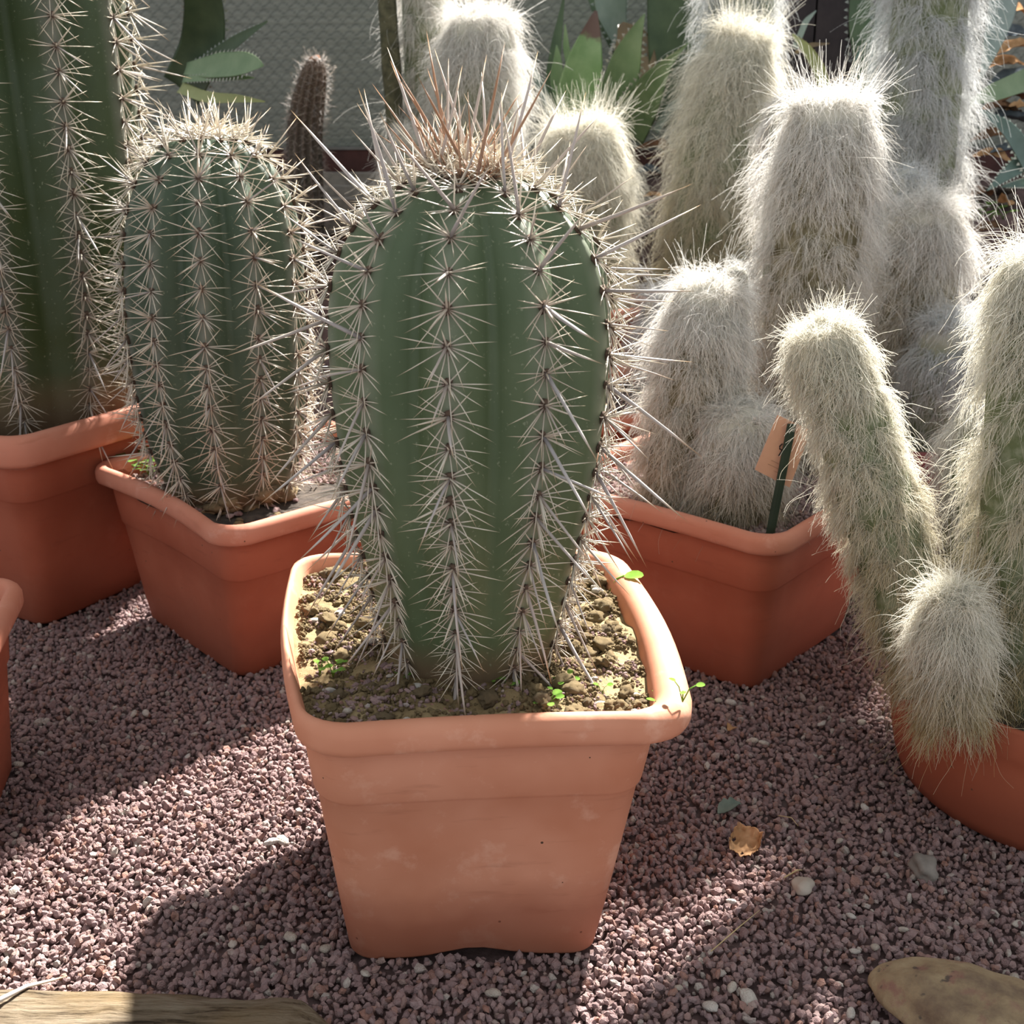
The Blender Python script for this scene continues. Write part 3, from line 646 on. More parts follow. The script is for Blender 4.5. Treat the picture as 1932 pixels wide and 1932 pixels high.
# ------------------------------------------------------------------ hairy columns
def hairy_column(label, path, hair=('hair_white', 'body'), tan=.5, n=5200, length=.042, tuft=1.0, seed=0, group='old man cacti', rad_scale=.80, thick=1.0):
    """path rows (px, py, Y, half-width px) base -> apex; the body is a solid column of revolution about that bent axis"""
    r = np.random.default_rng(seed+100); n = int(n*1.6); length = length*1.25
    A = np.array([aty(a, b, c) for a, b, c, w in path]); Rr = np.array([metres(w, p) for (a, b, c, w), p in zip(path, A)])*rad_scale
    A[:, 2] = A[:, 2]
    # sample axis
    d = np.concatenate([[0], np.cumsum(np.linalg.norm(np.diff(A, axis=0), axis=1))]); TOT = d[-1]
    K = 60; s = np.linspace(0, TOT, K); ax = np.stack([np.interp(s, d, A[:, i]) for i in range(3)], 1); rr = np.interp(s, d, Rr)
    for _ in range(8): ax[1:-1] = .25*ax[:-2]+.5*ax[1:-1]+.25*ax[2:]; rr[1:-1] = .25*rr[:-2]+.5*rr[1:-1]+.25*rr[2:]
    cap = max(Rr[-1]*.95, .01)                                   # rounded apex
    q = np.clip((TOT-s)/cap, 0, 1); rr = rr*np.sqrt(np.clip(1-(1-q)**2.2, 0.0004, 1))
    tg = np.gradient(ax, axis=0); tg /= np.linalg.norm(tg, axis=1)[:, None]
    a = np.cross(np.array([0, 1., 0]), tg); a /= np.linalg.norm(a, axis=1)[:, None]; b = np.cross(tg, a)
    base = ax[0].copy(); root = empty('old_man_cactus', base); tag(root, label, 'cactus', group)
    nth = 40; loops = []
    for i in range(K):
        th = np.linspace(0, 2*math.pi, nth, endpoint=False); rib = 1-.05*(.5+.5*np.cos(th*20))
        loops.append([ax[i]-base+rr[i]*rib[j]*(math.cos(th[j])*a[i]+math.sin(th[j])*b[i]) for j in range(nth)])
    v, f = loft(loops, True, True); m = MB(); m.add(v, f, 0, height=np.repeat(np.clip(1-(TOT-s)/(cap*1.8), 0, 1), nth)); m.build('stem', M[hair[1]], root)
    # hair, growing in bunches from areoles
    drr = np.gradient(rr, s)
    na = max(60, n//34)
    wgt = (rr+.008)*(1+2.2*np.exp(-((TOT-s)/(cap*1.7))**2)+3.0*np.exp(-((TOT-s)/(cap*.5))**2)); cdf = np.cumsum(wgt)/np.sum(wgt)
    fa = np.interp(r.random(na), cdf, np.linspace(0, 1, K)); ta = r.random(na)*2*math.pi
    which = r.integers(0, na, n); fr = np.clip(fa[which]+r.normal(0, .0034/TOT, n), 0, 1); th = ta[which]+r.normal(0, .08, n)
    def interp(arr, f): return np.stack([np.interp(f, np.linspace(0, 1, K), arr[:, i]) for i in range(arr.shape[1])], 1)
    P0 = interp(ax, fr); aa = interp(a, fr); bb = interp(b, fr); tt = interp(tg, fr); rad = np.interp(fr, np.linspace(0, 1, K), rr); dr = np.interp(fr, np.linspace(0, 1, K), drr)
    ro = np.cos(th)[:, None]*aa+np.sin(th)[:, None]*bb; nrm = ro-dr[:, None]*tt; nrm /= np.linalg.norm(nrm, axis=1)[:, None]
    tang = np.cross(tt, ro)
    pos = P0+ro*rad[:, None]
    up = nrm[:, 2].clip(0, 1)
    L = length*r.uniform(.55, 1.25, n); wisp = r.random(n) < .035; L = np.where(wisp, L*1.9, L)
    istop = (1-fr)*TOT < cap*.5; under = ((1-fr)*TOT > cap*.4) & ((1-fr)*TOT < cap*1.15)
    dirv = nrm*r.uniform(.35, .9, n)[:, None]+tang*r.normal(0, .42, n)[:, None]-tt*r.uniform(-.25, .9, n)[:, None]
    dirv = np.where(under[:, None], nrm*r.uniform(.12, .65, n)[:, None]+tang*r.normal(0, .55, n)[:, None]-tt*r.uniform(.3, 1, n)[:, None], dirv)
    dt = nrm*.7+r.normal(0, .45, (n, 3))+np.array([0, 0, .45])
    dirv = np.where(istop[:, None], dt, dirv); dirv /= np.linalg.norm(dirv, axis=1)[:, None]
    sp = istop & (r.random(n) < .06*tuft)
    stiff = np.where(sp, .1, 1.0); L = np.where(istop & ~sp, L*.75, L); L = np.where(sp, length*r.uniform(.8, 1.5, n), L)
    dirv = np.where(sp[:, None], nrm*.8+np.array([0, 0, .5])+r.normal(0, .25, (n, 3)), dirv); dirv /= np.linalg.norm(dirv, axis=1)[:, None]
    NP = 7; pts = np.zeros((n, NP, 3)); pts[:, 0] = pos-nrm*.001; cur = pos.copy(); curl = r.normal(0, 1, (n, 3))*np.where(r.random(n) < .3, .42, .17)[:, None]+r.normal(0, .16, (na, 3))[which]; grav = np.array([0, 0, -1.0])
    rx = np.linspace(0, 1, K)
    for k in range(1, NP):
        dirv = dirv+(grav*.34+curl*.50+r.normal(0, .13, (n, 3)))*stiff[:, None]; dirv /= np.linalg.norm(dirv, axis=1)[:, None]
        curl = curl*.8+r.normal(0, .20, (n, 3))
        cur = cur+dirv*(L/(NP-1))[:, None]
        # keep the strands outside the body
        f2 = np.clip(((cur-ax[0])@(ax[-1]-ax[0]))/np.sum((ax[-1]-ax[0])**2), 0, 1); c0 = interp(ax, f2); rd = np.interp(f2, rx, rr)
        off = cur-c0; t2 = interp(tg, f2); off_r = off-np.sum(off*t2, 1)[:, None]*t2; dist = np.linalg.norm(off_r, axis=1)+1e-6
        push = np.clip(rd+.0012-dist, 0, None); cur = cur+off_r/dist[:, None]*push[:, None]
        pts[:, k] = cur
    hc = bpy.data.hair_curves.new('hair'); hc.add_curves([NP]*n)
    hc.attributes['position'].data.foreach_set('vector', (pts-base).astype(np.float32).ravel())
    rads = np.linspace(1, .45, NP)[None, :]*(r.uniform(.00016, .00031, n)*thick)[:, None]
    ra = hc.attributes.get('radius') or hc.attributes.new('radius', 'FLOAT', 'POINT'); ra.data.foreach_set('value', rads.astype(np.float32).ravel())
    tint = np.clip((1-fr)*1.25-.30, 0, 1)*tan*1.2+r.normal(0, .10, n)+(r.random(n) < .06)*.4
    ti = hc.attributes.new('tint', 'FLOAT', 'CURVE'); ti.data.foreach_set('value', np.clip(tint, 0, 1).astype(np.float32))
    ti = hc.attributes.new('shade', 'FLOAT', 'CURVE'); ti.data.foreach_set('value', (r.random(n)**3*.7).astype(np.float32))
    hc.materials.append(M[hair[0]])
    o = link('hair', hc, root); o['kind'] = 'stuff'; o['label'] = 'long tangled hair drooping over the stem'
    return root
HW = ('hair_white', 'body'); HC = ('hair_cream', 'body'); HG = ('hair_grey', 'body'); HT = ('hair_white', 'body_tan')
# pot with the tag
hairy_column('low rounded white hairy cactus behind the tan plant tag', [(1385, 975, 1.48, 80), (1392, 930, 1.48, 92), (1395, 850, 1.48, 94), (1398, 765, 1.49, 86)], HT, .75, 5200, .036, .3, 1)
hairy_column('slim upright hairy cactus at the left of the tagged pot', [(1268, 955, 1.53, 62), (1278, 880, 1.53, 72), (1305, 720, 1.54, 84), (1332, 590, 1.55, 84), (1346, 528, 1.55, 80)], HT, .6, 6200, .040, .5, 2)
hairy_column('tallest hairy column of the tagged pot with a bright white bristling crown', [(1490, 900, 1.72, 84), (1505, 780, 1.72, 92), (1525, 600, 1.72, 100), (1545, 420, 1.71, 106), (1560, 270, 1.70, 102), (1566, 176, 1.70, 96)], HT, .7, 8800, .046, 1.4, 3)
# orange bowl
hairy_column('leaning white hairy column rooted in the orange bowl', [(1762, 1300, 1.13, 76), (1728, 1200, 1.15, 82), (1690, 1060, 1.18, 86), (1640, 900, 1.20, 88), (1590, 740, 1.22, 86), (1555, 640, 1.23, 82), (1545, 602, 1.23, 86)], HC, .75, 11500, .023, 1.0, 4, thick=.9)
hairy_column('small hairy offshoot bulging over the rim of the orange bowl', [(1800, 1345, 1.045, 54), (1792, 1290, 1.04, 60), (1796, 1200, 1.035, 63), (1802, 1118, 1.03, 56)], HC, .8, 6200, .032, .4, 5, thick=.85)
hairy_column('thick greenish hairy column at the right of the orange bowl', [(1945, 1330, 1.12, 112), (1946, 1200, 1.12, 124), (1955, 900, 1.13, 122), (1966, 630, 1.14, 116), (1974, 458, 1.14, 96)], HC, .85, 9500, .036, 1.0, 6, thick=.9)
hairy_column('half-hidden hairy cactus behind the thick greenish column', [(1797, 1165, 1.33, 32), (1800, 1085, 1.33, 34), (1812, 980, 1.33, 40), (1822, 860, 1.34, 40), (1828, 775, 1.34, 34)], HW, .7, 2600, .032, .5, 7)
# clump behind
hairy_column('grey-white bushy hairy cactus behind the leaning column', [(1765, 870, 1.86, 76), (1778, 780, 1.86, 82), (1790, 680, 1.86, 78), (1798, 600, 1.86, 62)], HG, .8, 4400, .052, .4, 8)
hairy_column('hairy cactus with a parted crown behind the bushy grey one', [(1716, 790, 1.98, 76), (1720, 690, 1.98, 80), (1730, 600, 1.98, 88), (1742, 470, 1.98, 86), (1747, 372, 1.98, 82)], HT, .8, 6200, .052, .4, 9)
hairy_column('fluffy bluish-white head peeping over the parted crown', [(1698, 930, 2.12, 54), (1704, 560, 2.12, 58), (1708, 450, 2.12, 58), (1712, 318, 2.12, 52)], HG, .5, 5200, .045, .2, 10)
hairy_column('tall silver hairy column leaving the picture above the bluish head', [(1690, 830, 2.28, 78), (1708, 520, 2.28, 84), (1725, 330, 2.28, 90), (1745, 120, 2.28, 88), (1762, -60, 2.28, 84), (1775, -180, 2.28, 70)], HG, .7, 14000, .055, .5, 11)
hairy_column('small white hairy head between the two tallest middle columns', [(1478, 980, 1.98, 44), (1478, 420, 1.98, 48), (1480, 300, 1.98, 48), (1483, 190, 1.98, 40)], HW, .5, 6500, .04, .6, 12)
hairy_column('long shaggy hairy column with yellowed lower half left of the white-crowned one', [(1306, 690, 2.50, 54), (1312, 560, 2.50, 66), (1325, 450, 2.50, 74), (1350, 300, 2.50, 80), (1385, 150, 2.50, 78), (1409, 54, 2.50, 66)], HC, 1.0, 12500, .062, 1.0, 13)
hairy_column('shaded hairy column leaving the picture behind the shaggy one', [(1386, 645, 2.72, 66), (1390, 420, 2.72, 70), (1394, 200, 2.72, 76), (1398, 0, 2.72, 78), (1400, -120, 2.72, 60)], HG, .5, 7500, .055, .4, 14)
hairy_column('broad hairy column with a dazzling white flat top behind the fat saguaro', [(1085, 620, 2.45, 80), (1098, 520, 2.45, 88), (1103, 400, 2.45, 92), (1100, 300, 2.45, 92), (1094, 228, 2.45, 90)], HC, .6, 8600, .058, 1.6, 15)
hairy_column('white hairy dome rising behind the crown spines of the saguaro', [(886, 695, 2.62, 70), (890, 480, 2.62, 76), (896, 330, 2.62, 84), (902, 170, 2.62, 86), (904, 18, 2.62, 80)], HW, .6, 11000, .062, .8, 16)
hairy_column('pale hairy column tied to a mossy post leaving the picture', [(812, 645, 2.74, 46), (812, 480, 2.74, 48), (808, 300, 2.74, 50), (802, 120, 2.74, 50), (796, -60, 2.74, 50), (794, -150, 2.74, 36)], HW, .7, 7600, .062, .3, 17)
hairy_column('short white hairy cactus below the mossy post', [(765, 720, 2.56, 38), (765, 420, 2.56, 38), (764, 330, 2.56, 40), (766, 245, 2.56, 34)], HW, .3, 4600, .04, .8, 18)
hairy_column('stubby bluish-white hairy cactus behind the slim upright one', [(1248, 760, 2.02, 38), (1250, 700, 2.02, 40), (1250, 620, 2.02, 46), (1252, 550, 2.02, 40)], HG, .4, 2600, .045, .4, 19)
hairy_column('small hairy tip between the slim cactus and the tallest column', [(1380, 960, 2.0, 34), (1382, 640, 2.0, 34), (1384, 560, 2.0, 34), (1388, 500, 2.0, 28)], HG, .4, 1600, .04, .4, 20)

# ------------------------------------------------------------------ plant tag
root = empty('plant_tag', atz(1446, 1038, .208)); tag(root, 'tan card tag on a dark green stake in the hairy cactus pot', 'plant label')
b = np.array(root.location); YT = b[1]
def onstake(px, py, dy=0): return aty(px, py, YT+.01+dy)-b
sb, st_ = onstake(1445, 1048), onstake(1494, 800)
m = MB(); wv = np.array([.0052, 0, 0]); dv = np.array([0, .0016, 0]); ax_ = st_-sb
cs = [(-1, -1), (-.35, -1.6), (.35, -1.6), (1, -1), (1, 1), (-1, 1)]
v, f = loft([[sb+ax_*t+wv*u+dv*w for u, w in cs] for t in (0, .3, .6, 1)], True, True); m.add(v, f); m.build('stake', M['stake'], root, smooth=False)
C = [onstake(1424, 886, .006), onstake(1490, 920, .006), onstake(1530, 812, .006), onstake(1467, 783, .006)]
m = MB(); th = np.array([0, .0011, 0]); v, f = loft([[c for c in C], [c+th for c in C]], True, True); m.add(v, f); m.build('card', M['card'], root, smooth=False)
def oncard(u, w): return (C[0]*(1-u)+C[1]*u)*(1-w)+(C[3]*(1-u)+C[2]*u)*w+np.array([0, -.0006, 0])
m = MB(); tube(m, [onstake(a_, b_, .0054) for a_, b_ in ((1476, 837), (1471, 842), (1471, 847), (1475, 849), (1473, 854), (1469, 860))], [.0009]*6, 5); m.build('letter', M['ink'], root)
for k, (u0, u1, w) in enumerate(((.30, .52, .27), (.25, .68, .19), (.45, .75, .13))):
    m = MB(); tube(m, [oncard(u0, w), oncard((u0+u1)/2, w+.003), oncard(u1, w)], [.00025]*3, 4); m.build('print_line', M['ink_faint'], root)

# ------------------------------------------------------------------ back wall, beam, posts, boards
YW = 3.30
nx, nz = 560, 190; X = np.linspace(-1.75, 1.75, nx); Z = np.linspace(.5, 1.16, nz)
pu, pv = .034, .0172; vs = []; bands = []
for z in Z:
    k = z/pv
    for x in X:
        sc = abs(math.sin(math.pi*(x/pu+.5*(int(k) % 2)))); t = min(1, (k % 1.0)+.0)*.35+(.65 if (k % 1.0) < .15+.7*sc else 0)
        bands.append(max(0, 1-abs((k % 1.0)-(.15+.7*sc))/.28))
        vs.append((x, YW-.0045*t-.0008*math.sin(x*31)+.002*noise.noise((x*3, z*3, 0)), z))
fs = [(j*nx+i, j*nx+i+1, (j+1)*nx+i+1, (j+1)*nx+i) for j in range(nz-1) for i in range(nx-1)]
o0 = len(vs); m = MB(); m.add(vs, fs, 0, band=bands)
m.add([(-1.75, YW+.012, .5), (1.75, YW+.012, .5), (1.75, YW+.012, 1.16), (-1.75, YW+.012, 1.16)], [(0, 1, 2, 3)])
wall = m.build('wall_back', M['net']); tag(wall, 'grey-green scalloped netting stretched behind the cacti', None, None, 'structure')
def box(mb, x0, x1, y0, y1, z0, z1, mi=0):
    mb.add([(x0, y0, z0), (x1, y0, z0), (x1, y1, z0), (x0, y1, z0), (x0, y0, z1), (x1, y0, z1), (x1, y1, z1), (x0, y1, z1)], [(0, 3, 2, 1), (4, 5, 6, 7), (0, 1, 5, 4), (1, 2, 6, 5), (2, 3, 7, 6), (3, 0, 4, 7)], mi)
zt = aty(800, 278, 3.24)[2]; zb = aty(800, 324, 3.24)[2]
m = MB(); box(m, -1.75, 1.75, 3.24, 3.30, zb-.01, zt-.006); tr = m.build('trim_1', M['beam'], smooth=False); tag(tr, 'dark red-brown beam along the foot of the netting', None, None, 'structure')
m = MB(); box(m, -1.75, 1.75, 3.235, 3.30, zt-.006, zt); m.build('strip', M['beam_edge'], tr, smooth=False)
# board steps under the beam
root = empty('board_edging', (-.2, 2.96, .30)); tag(root, 'stacked grey boards edging the raised bed below the beam', 'boards')
b = np.array(root.location)
for k, (py0, py1, Y) in enumerate(((372, 352, 3.06), (352, 327, 3.14), (405, 376, 2.96), (440, 410, 2.90))):
    z0_, z1_ = aty(640, py0, Y)[2], aty(640, py1, Y)[2]
    m = MB(); n_ = 24; L = []
    for i in range(n_+1):
        x = -1.15+1.5*i/n_; w = .003*noise.noise((x*6, k*3.1, 0)); L.append([(x-b[0], Y-b[1]+w, z0_-b[2]), (x-b[0], Y+.09-b[1], z0_-b[2]), (x-b[0], Y+.09-b[1], z1_-b[2]+w), (x-b[0], Y+.004-b[1]+w, z1_-b[2]+w)])
    v, f = loft(L, True, True); m.add(v, f); m.build('plank', M['plank'], root, smooth=False)
def post(name, label, pxa, pya, pxb, pyb, Y, wpx, mat, cat, kind=None):
    a_, b_ = aty(pxa, pya, Y), aty(pxb, pyb, Y); w = metres(wpx, a_)/2; root = a_
    m = MB(); L = []
    for t in np.linspace(0, 1, 9):
        c = a_*(1-t)+b_*t-a_; q = w*(1+.12*noise.noise((t*5, wpx, 1))); L.append([c+np.array([q*math.cos(u), q*math.sin(u), 0]) for u in np.linspace(0, 6.283, 9)[:-1]])
    v, f = loft(L, True, True); m.add(v, f); o = m.build(name, M[mat]); o.location = a_; tag(o, label, cat, None, kind); return o
post('wooden_post', 'mossy thin post leaning beside the pale hairy column', 752, 330, 724, -90, 2.68, 34, 'post', 'post')
for k, (px0, w) in enumerate(((1510, 60), (1575, 62), (1640, 60))):
    pa = aty(px0, 0, 3.2); m = MB(); ww = metres(w, pa)/2; box(m, -ww, ww, 0, .05, 0, .75); o = m.build('trim_%d' % (k+2), M['dark_board'], smooth=False); o.location = (pa[0], 3.2, .45)
    tag(o, ['first', 'middle', 'third'][k]+' dark upright board of the shed behind the hairy columns', None, None, 'structure')

# unseen board added high above and behind the bed, shading the right-hand gravel
m = MB(); box(m, -.40, .40, -.17, .17, -.02, .02); o = m.build('trim_5', M['dark_board'], smooth=False)
gmid = np.array([.42, 1.06, 0]); tt5 = 2.25/SUN_DIR.z; o.location = (gmid[0]+SUN_DIR.x*tt5, gmid[1]+SUN_DIR.y*tt5, 2.25); o.rotation_euler = (0, 0, math.atan2(-.45, .33))
tag(o, 'unseen dark board added high above the bed to shade the gravel', None, None, 'structure')

# ------------------------------------------------------------------ agaves
def agave_leaf(parent, base, pts, mat, teeth=True, fold=.18, name='leaf', tip=True):
    """pts rows (px, py, Y, half-width px) base -> tip"""
    A = np.array([aty(a, b_, c) for a, b_, c, w in pts]); Wd = np.array([metres(w, p) for (a, b_, c, w), p in zip(pts, A)])
    d = np.concatenate([[0], np.cumsum(np.linalg.norm(np.diff(A, axis=0), axis=1))]); K = 22; s = np.linspace(0, d[-1], K)
    P = np.stack([np.interp(s, d, A[:, i]) for i in range(3)], 1); w = np.interp(s, d, Wd)
    for _ in range(4): P[1:-1] = .25*P[:-2]+.5*P[1:-1]+.25*P[2:]; w[1:-1] = .25*w[:-2]+.5*w[1:-1]+.25*w[2:]
    tg = np.gradient(P, axis=0); tg /= np.linalg.norm(tg, axis=1)[:, None]
    m = MB(); L = []; E = []; AL = []
    U = [-1, -.9, -.5, 0, .5, .9, 1, .5, 0, -.5]; V = [0, .0, 0, 0, 0, .0, 0, -1, -1, -1]
    for k in range(K):
        side = np.cross(tg[k], np.array([.15, -1., .25])); side /= np.linalg.norm(side); nn = np.cross(side, tg[k])
        if nn[1] > 0: nn = -nn
        row = []
        for u, v_ in zip(U, V):
            row.append(P[k]+side*w[k]*u+nn*(fold*w[k]*(u*u))+nn*(-min(.007, w[k]*.35) if v_ else 0)-base)
        L.append(row); E += [abs(u) if not v_ else .3 for u in U]; AL += [k/(K-1)]*len(U)
    v, f = loft(L, True, True); m.add(v, f, 0, edge=E, along=AL)
    if teeth:
        for k in range(2, K-2):
            side = np.cross(tg[k], np.array([.15, -1., .25])); side /= np.linalg.norm(side)
            for sg in (-1, 1):
                q = P[k]+side*w[k]*sg-base; h_ = min(.009, w[k]*.35); tt_ = tg[k]*.0045; nn_ = np.array([0, -.0012, 0])
                m.add([q-tt_, q+tt_, q+side*sg*h_+tt_*.6, q+nn_*1.5], [(0, 1, 2), (0, 3, 2), (1, 2, 3), (0, 1, 3)], 0, edge=[1]*4, along=[k/K]*4)
    return m.build(name, M[mat], parent)
def agave(label, px, py, Y, leaves, name='agave'):
    base = aty(px, py, Y); base[2] = max(base[2], ground(0, Y)); r = empty(name, base); tag(r, label, 'agave', 'agaves behind the cacti')
    for lf in leaves:
        o = agave_leaf(r, base, lf[0], lf[1], *(lf[2:]))
        if lf[1] in ('agave_dead', 'agave_yellow'): o['label'] = 'withered discoloured leaf'
    return r
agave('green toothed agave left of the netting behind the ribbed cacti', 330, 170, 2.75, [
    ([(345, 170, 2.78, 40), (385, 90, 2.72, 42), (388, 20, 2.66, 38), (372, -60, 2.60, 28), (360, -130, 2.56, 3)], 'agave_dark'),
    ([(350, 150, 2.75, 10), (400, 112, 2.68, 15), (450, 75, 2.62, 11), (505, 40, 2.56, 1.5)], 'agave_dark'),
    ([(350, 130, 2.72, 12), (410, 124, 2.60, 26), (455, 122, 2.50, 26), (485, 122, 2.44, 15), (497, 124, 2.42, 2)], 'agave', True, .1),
    ([(345, 150, 2.70, 6), (400, 146, 2.60, 7), (460, 146, 2.5, 5), (480, 147, 2.48, 1)], 'agave', True, .1),
    ([(340, 165, 2.70, 12), (390, 185, 2.62, 11), (450, 186, 2.55, 8), (500, 192, 2.5, 1)], 'agave_yellow', False, .1)])
agave('broad-leaved green agave with a brown-tipped leaf between the white columns', 1140, 250, 2.95, [
    ([(1060, 250, 2.95, 8), (1040, 170, 2.98, 15), (1048, 90, 3.0, 11), (1060, 20, 3.02, 4), (1066, -20, 3.02, 1)], 'agave_dark', False),
    ([(1062, 215, 2.9, 10), (1050, 150, 2.9, 14), (1052, 110, 2.9, 8), (1050, 85, 2.9, 1)], 'agave', False),
    ([(1078, 150, 2.93, 5), (1068, 90, 2.93, 7), (1066, 45, 2.93, 1)], 'agave', False),
    ([(1090, 260, 2.88, 34), (1090, 180, 2.84, 44), (1104, 110, 2.82, 34), (1115, 65, 2.82, 20), (1124, 20, 2.82, 3)], 'agave_tip', False),
    ([(1150, 260, 2.86, 22), (1160, 190, 2.80, 38), (1180, 110, 2.76, 30), (1200, 60, 2.74, 13), (1216, 26, 2.73, 1.5)], 'agave', True, .3),
    ([(1180, 260, 2.84, 34), (1205, 200, 2.78, 38), (1235, 150, 2.72, 25), (1262, 115, 2.69, 8), (1300, 80, 2.66, 1)], 'agave', True, .3),
    ([(1190, 200, 2.98, 30), (1195, 130, 3.0, 42), (1190, 80, 3.02, 36), (1170, 45, 3.03, 6)], 'agave_dead', True, .5),
    ([(1235, 250, 2.75, 6), (1265, 205, 2.72, 10), (1300, 175, 2.70, 3)], 'agave_grey', False),
    ([(1040, 215, 2.85, 10), (1015, 150, 2.8, 9), (1000, 120, 2.78, 2)], 'agave_grey', False)])
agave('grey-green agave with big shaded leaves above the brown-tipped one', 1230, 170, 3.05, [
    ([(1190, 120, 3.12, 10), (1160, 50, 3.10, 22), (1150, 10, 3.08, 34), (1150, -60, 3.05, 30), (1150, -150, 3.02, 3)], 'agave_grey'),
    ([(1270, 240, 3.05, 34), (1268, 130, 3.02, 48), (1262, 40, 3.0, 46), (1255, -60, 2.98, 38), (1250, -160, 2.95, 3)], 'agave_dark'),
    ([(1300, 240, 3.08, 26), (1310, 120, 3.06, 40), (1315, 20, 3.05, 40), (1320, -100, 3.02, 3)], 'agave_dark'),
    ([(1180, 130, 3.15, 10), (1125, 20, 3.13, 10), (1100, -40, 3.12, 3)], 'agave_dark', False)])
agave('dark agave with one slender pale leaf beside the tall silver column', 1640, 230, 2.9, [
    ([(1650, 230, 2.92, 26), (1640, 120, 2.92, 34), (1625, 30, 2.92, 32), (1610, -60, 2.9, 3)], 'agave_dark'),
    ([(1690, 200, 2.85, 30), (1690, 80, 2.84, 44), (1685, 0, 2.82, 44), (1690, -120, 2.8, 3)], 'agave_grey'),
    ([(1640, 190, 2.62, 9), (1645, 110, 2.60, 8), (1653, 36, 2.58, 1)], 'agave_grey', False),
    ([(1600, 200, 2.9, 3), (1612, 110, 2.9, 4), (1640, 80, 2.9, 1)], 'agave_blue', False),
    ([(1565, 200, 2.8, 10), (1545, 130, 2.8, 13), (1520, 90, 2.8, 10), (1495, 65, 2.8, 2)], 'agave_yellow', True),
    ([(1500, 90, 2.85, 6), (1520, 40, 2.85, 6), (1540, 20, 2.85, 1)], 'agave_grey', False),
    ([(1500, 100, 2.87, 3), (1530, 85, 2.87, 5), (1565, 82, 2.87, 1)], 'agave_dead', False)])
agave('blue-green banded agave at the far right of the bed', 1990, 230, 2.75, [
    ([(1990, 130, 2.75, 26), (1925, 155, 2.65, 20), (1860, 180, 2.55, 16), (1830, 195, 2.5, 3)], 'agave', False),
    ([(1900, -90, 2.85, 30), (1888, 20, 2.80, 30), (1868, 90, 2.76, 18), (1850, 150, 2.74, 2)], 'agave_grey', False),
    ([(1990, 420, 2.5, 22), (1950, 320, 2.46, 20), (1905, 245, 2.43, 16), (1850, 208, 2.40, 3)], 'agave_blue'),
    ([(1990, 270, 2.5, 20), (1930, 305, 2.46, 18), (1890, 335, 2.43, 10), (1862, 360, 2.40, 1)], 'agave_blue'),
    ([(1990, 345, 2.5, 8), (1930, 345, 2.46, 8), (1890, 352, 2.44, 2)], 'agave_blue')])
# small dark columnar cactus before the netting
profS = [(ground(0, 2.84)-.01, metres(30, aty(575, 330, 2.84)), aty(575, 330, 2.84)[0], 2.84)]
for py, hw, cx in ((280, 34, 574), (230, 34, 576), (180, 31, 583), (140, 26, 591), (115, 17, 594), (104, 2, 595)):
    p = aty(cx, py, 2.84); profS.append((p[2], metres(hw, p), p[0], 2.84))
SM = []
for k in range(5):
    m = MB(); R = random.Random(k+5)
    for q in range(9):
        a_ = R.uniform(0, 6.28); cone(m, (0, 0, 0), (math.cos(a_), math.sin(a_), R.uniform(.3, 1.4)), R.uniform(.008, .028), .00028)
    SM.append(m)
clA, CLs = CL, [m.mesh('spine_cluster', [M['central']]) for m in SM]
CL = CLs
def seenS(p, n): return n[1] < .3
M['stem_brown'] = mat_stem('brown_cactus_skin', (.030, .026, .020), (.05, .04, .032), (.10, .075, .06), (.11, .06, .035))
rS = ribbed_cactus('columnar_cactus', 'small dark brown-spined columnar cactus with a rusty tip before the netting', profS, 14, .3, .16, 'stem_brown', .016, 1.0, .03, clusters_where=seenS, crown=False, long_prob=.25)[0]
CL = clA
p = aty(595, 108, 2.84); m = MB(); v, f = lump(1, 2, .3, 2, 4, (.015, .015, .016)); m.add(v, f); o = m.build('rusty_tip', mat_simple('rust_felt', (.16, .07, .035), (.25, .11, .05), 200), rS); o.location = Vector(p)-rS.location-Vector((0, 0, .012))

# ------------------------------------------------------------------ litter in the raised bed
def leaf_mesh(L, Wd, curl, mat, k, jag=0.0):
    m = MB(); n_ = 9; top = []
    R = random.Random(k)
    for i in range(n_+1):
        t = i/n_; w = Wd*math.sin(math.pi*min(1, t*.96+.02))**.7*(1+jag*R.uniform(-1, 1)); z = curl*L*math.sin(math.pi*t)+.1*L*R.uniform(-jag, jag)
        top.append([(t*L-L/2, -w, z+w*.5*(1+jag*R.uniform(-1, 1))), (t*L-L/2, 0, z), (t*L-L/2, w, z+w*.55)])
    v = [p for r_ in top for p in r_]; f = []
    for i in range(n_):
        for j in range(2): a_ = i*3+j; f.append((a_, a_+1, a_+4, a_+3))
    n0 = len(v); v2 = [(x, y, z-.0008) for x, y, z in v]; f2 = [tuple(reversed([q+n0 for q in g])) for g in f]
    m.add(v+v2, f+f2); return m.mesh('dry_leaf', M[mat])
LEAVES = []
LM = {k: [leaf_mesh(.09, .018, .12, k, i, .25) for i in range(3)] for k in ('dry', 'dry_dark', 'dry_blue')}
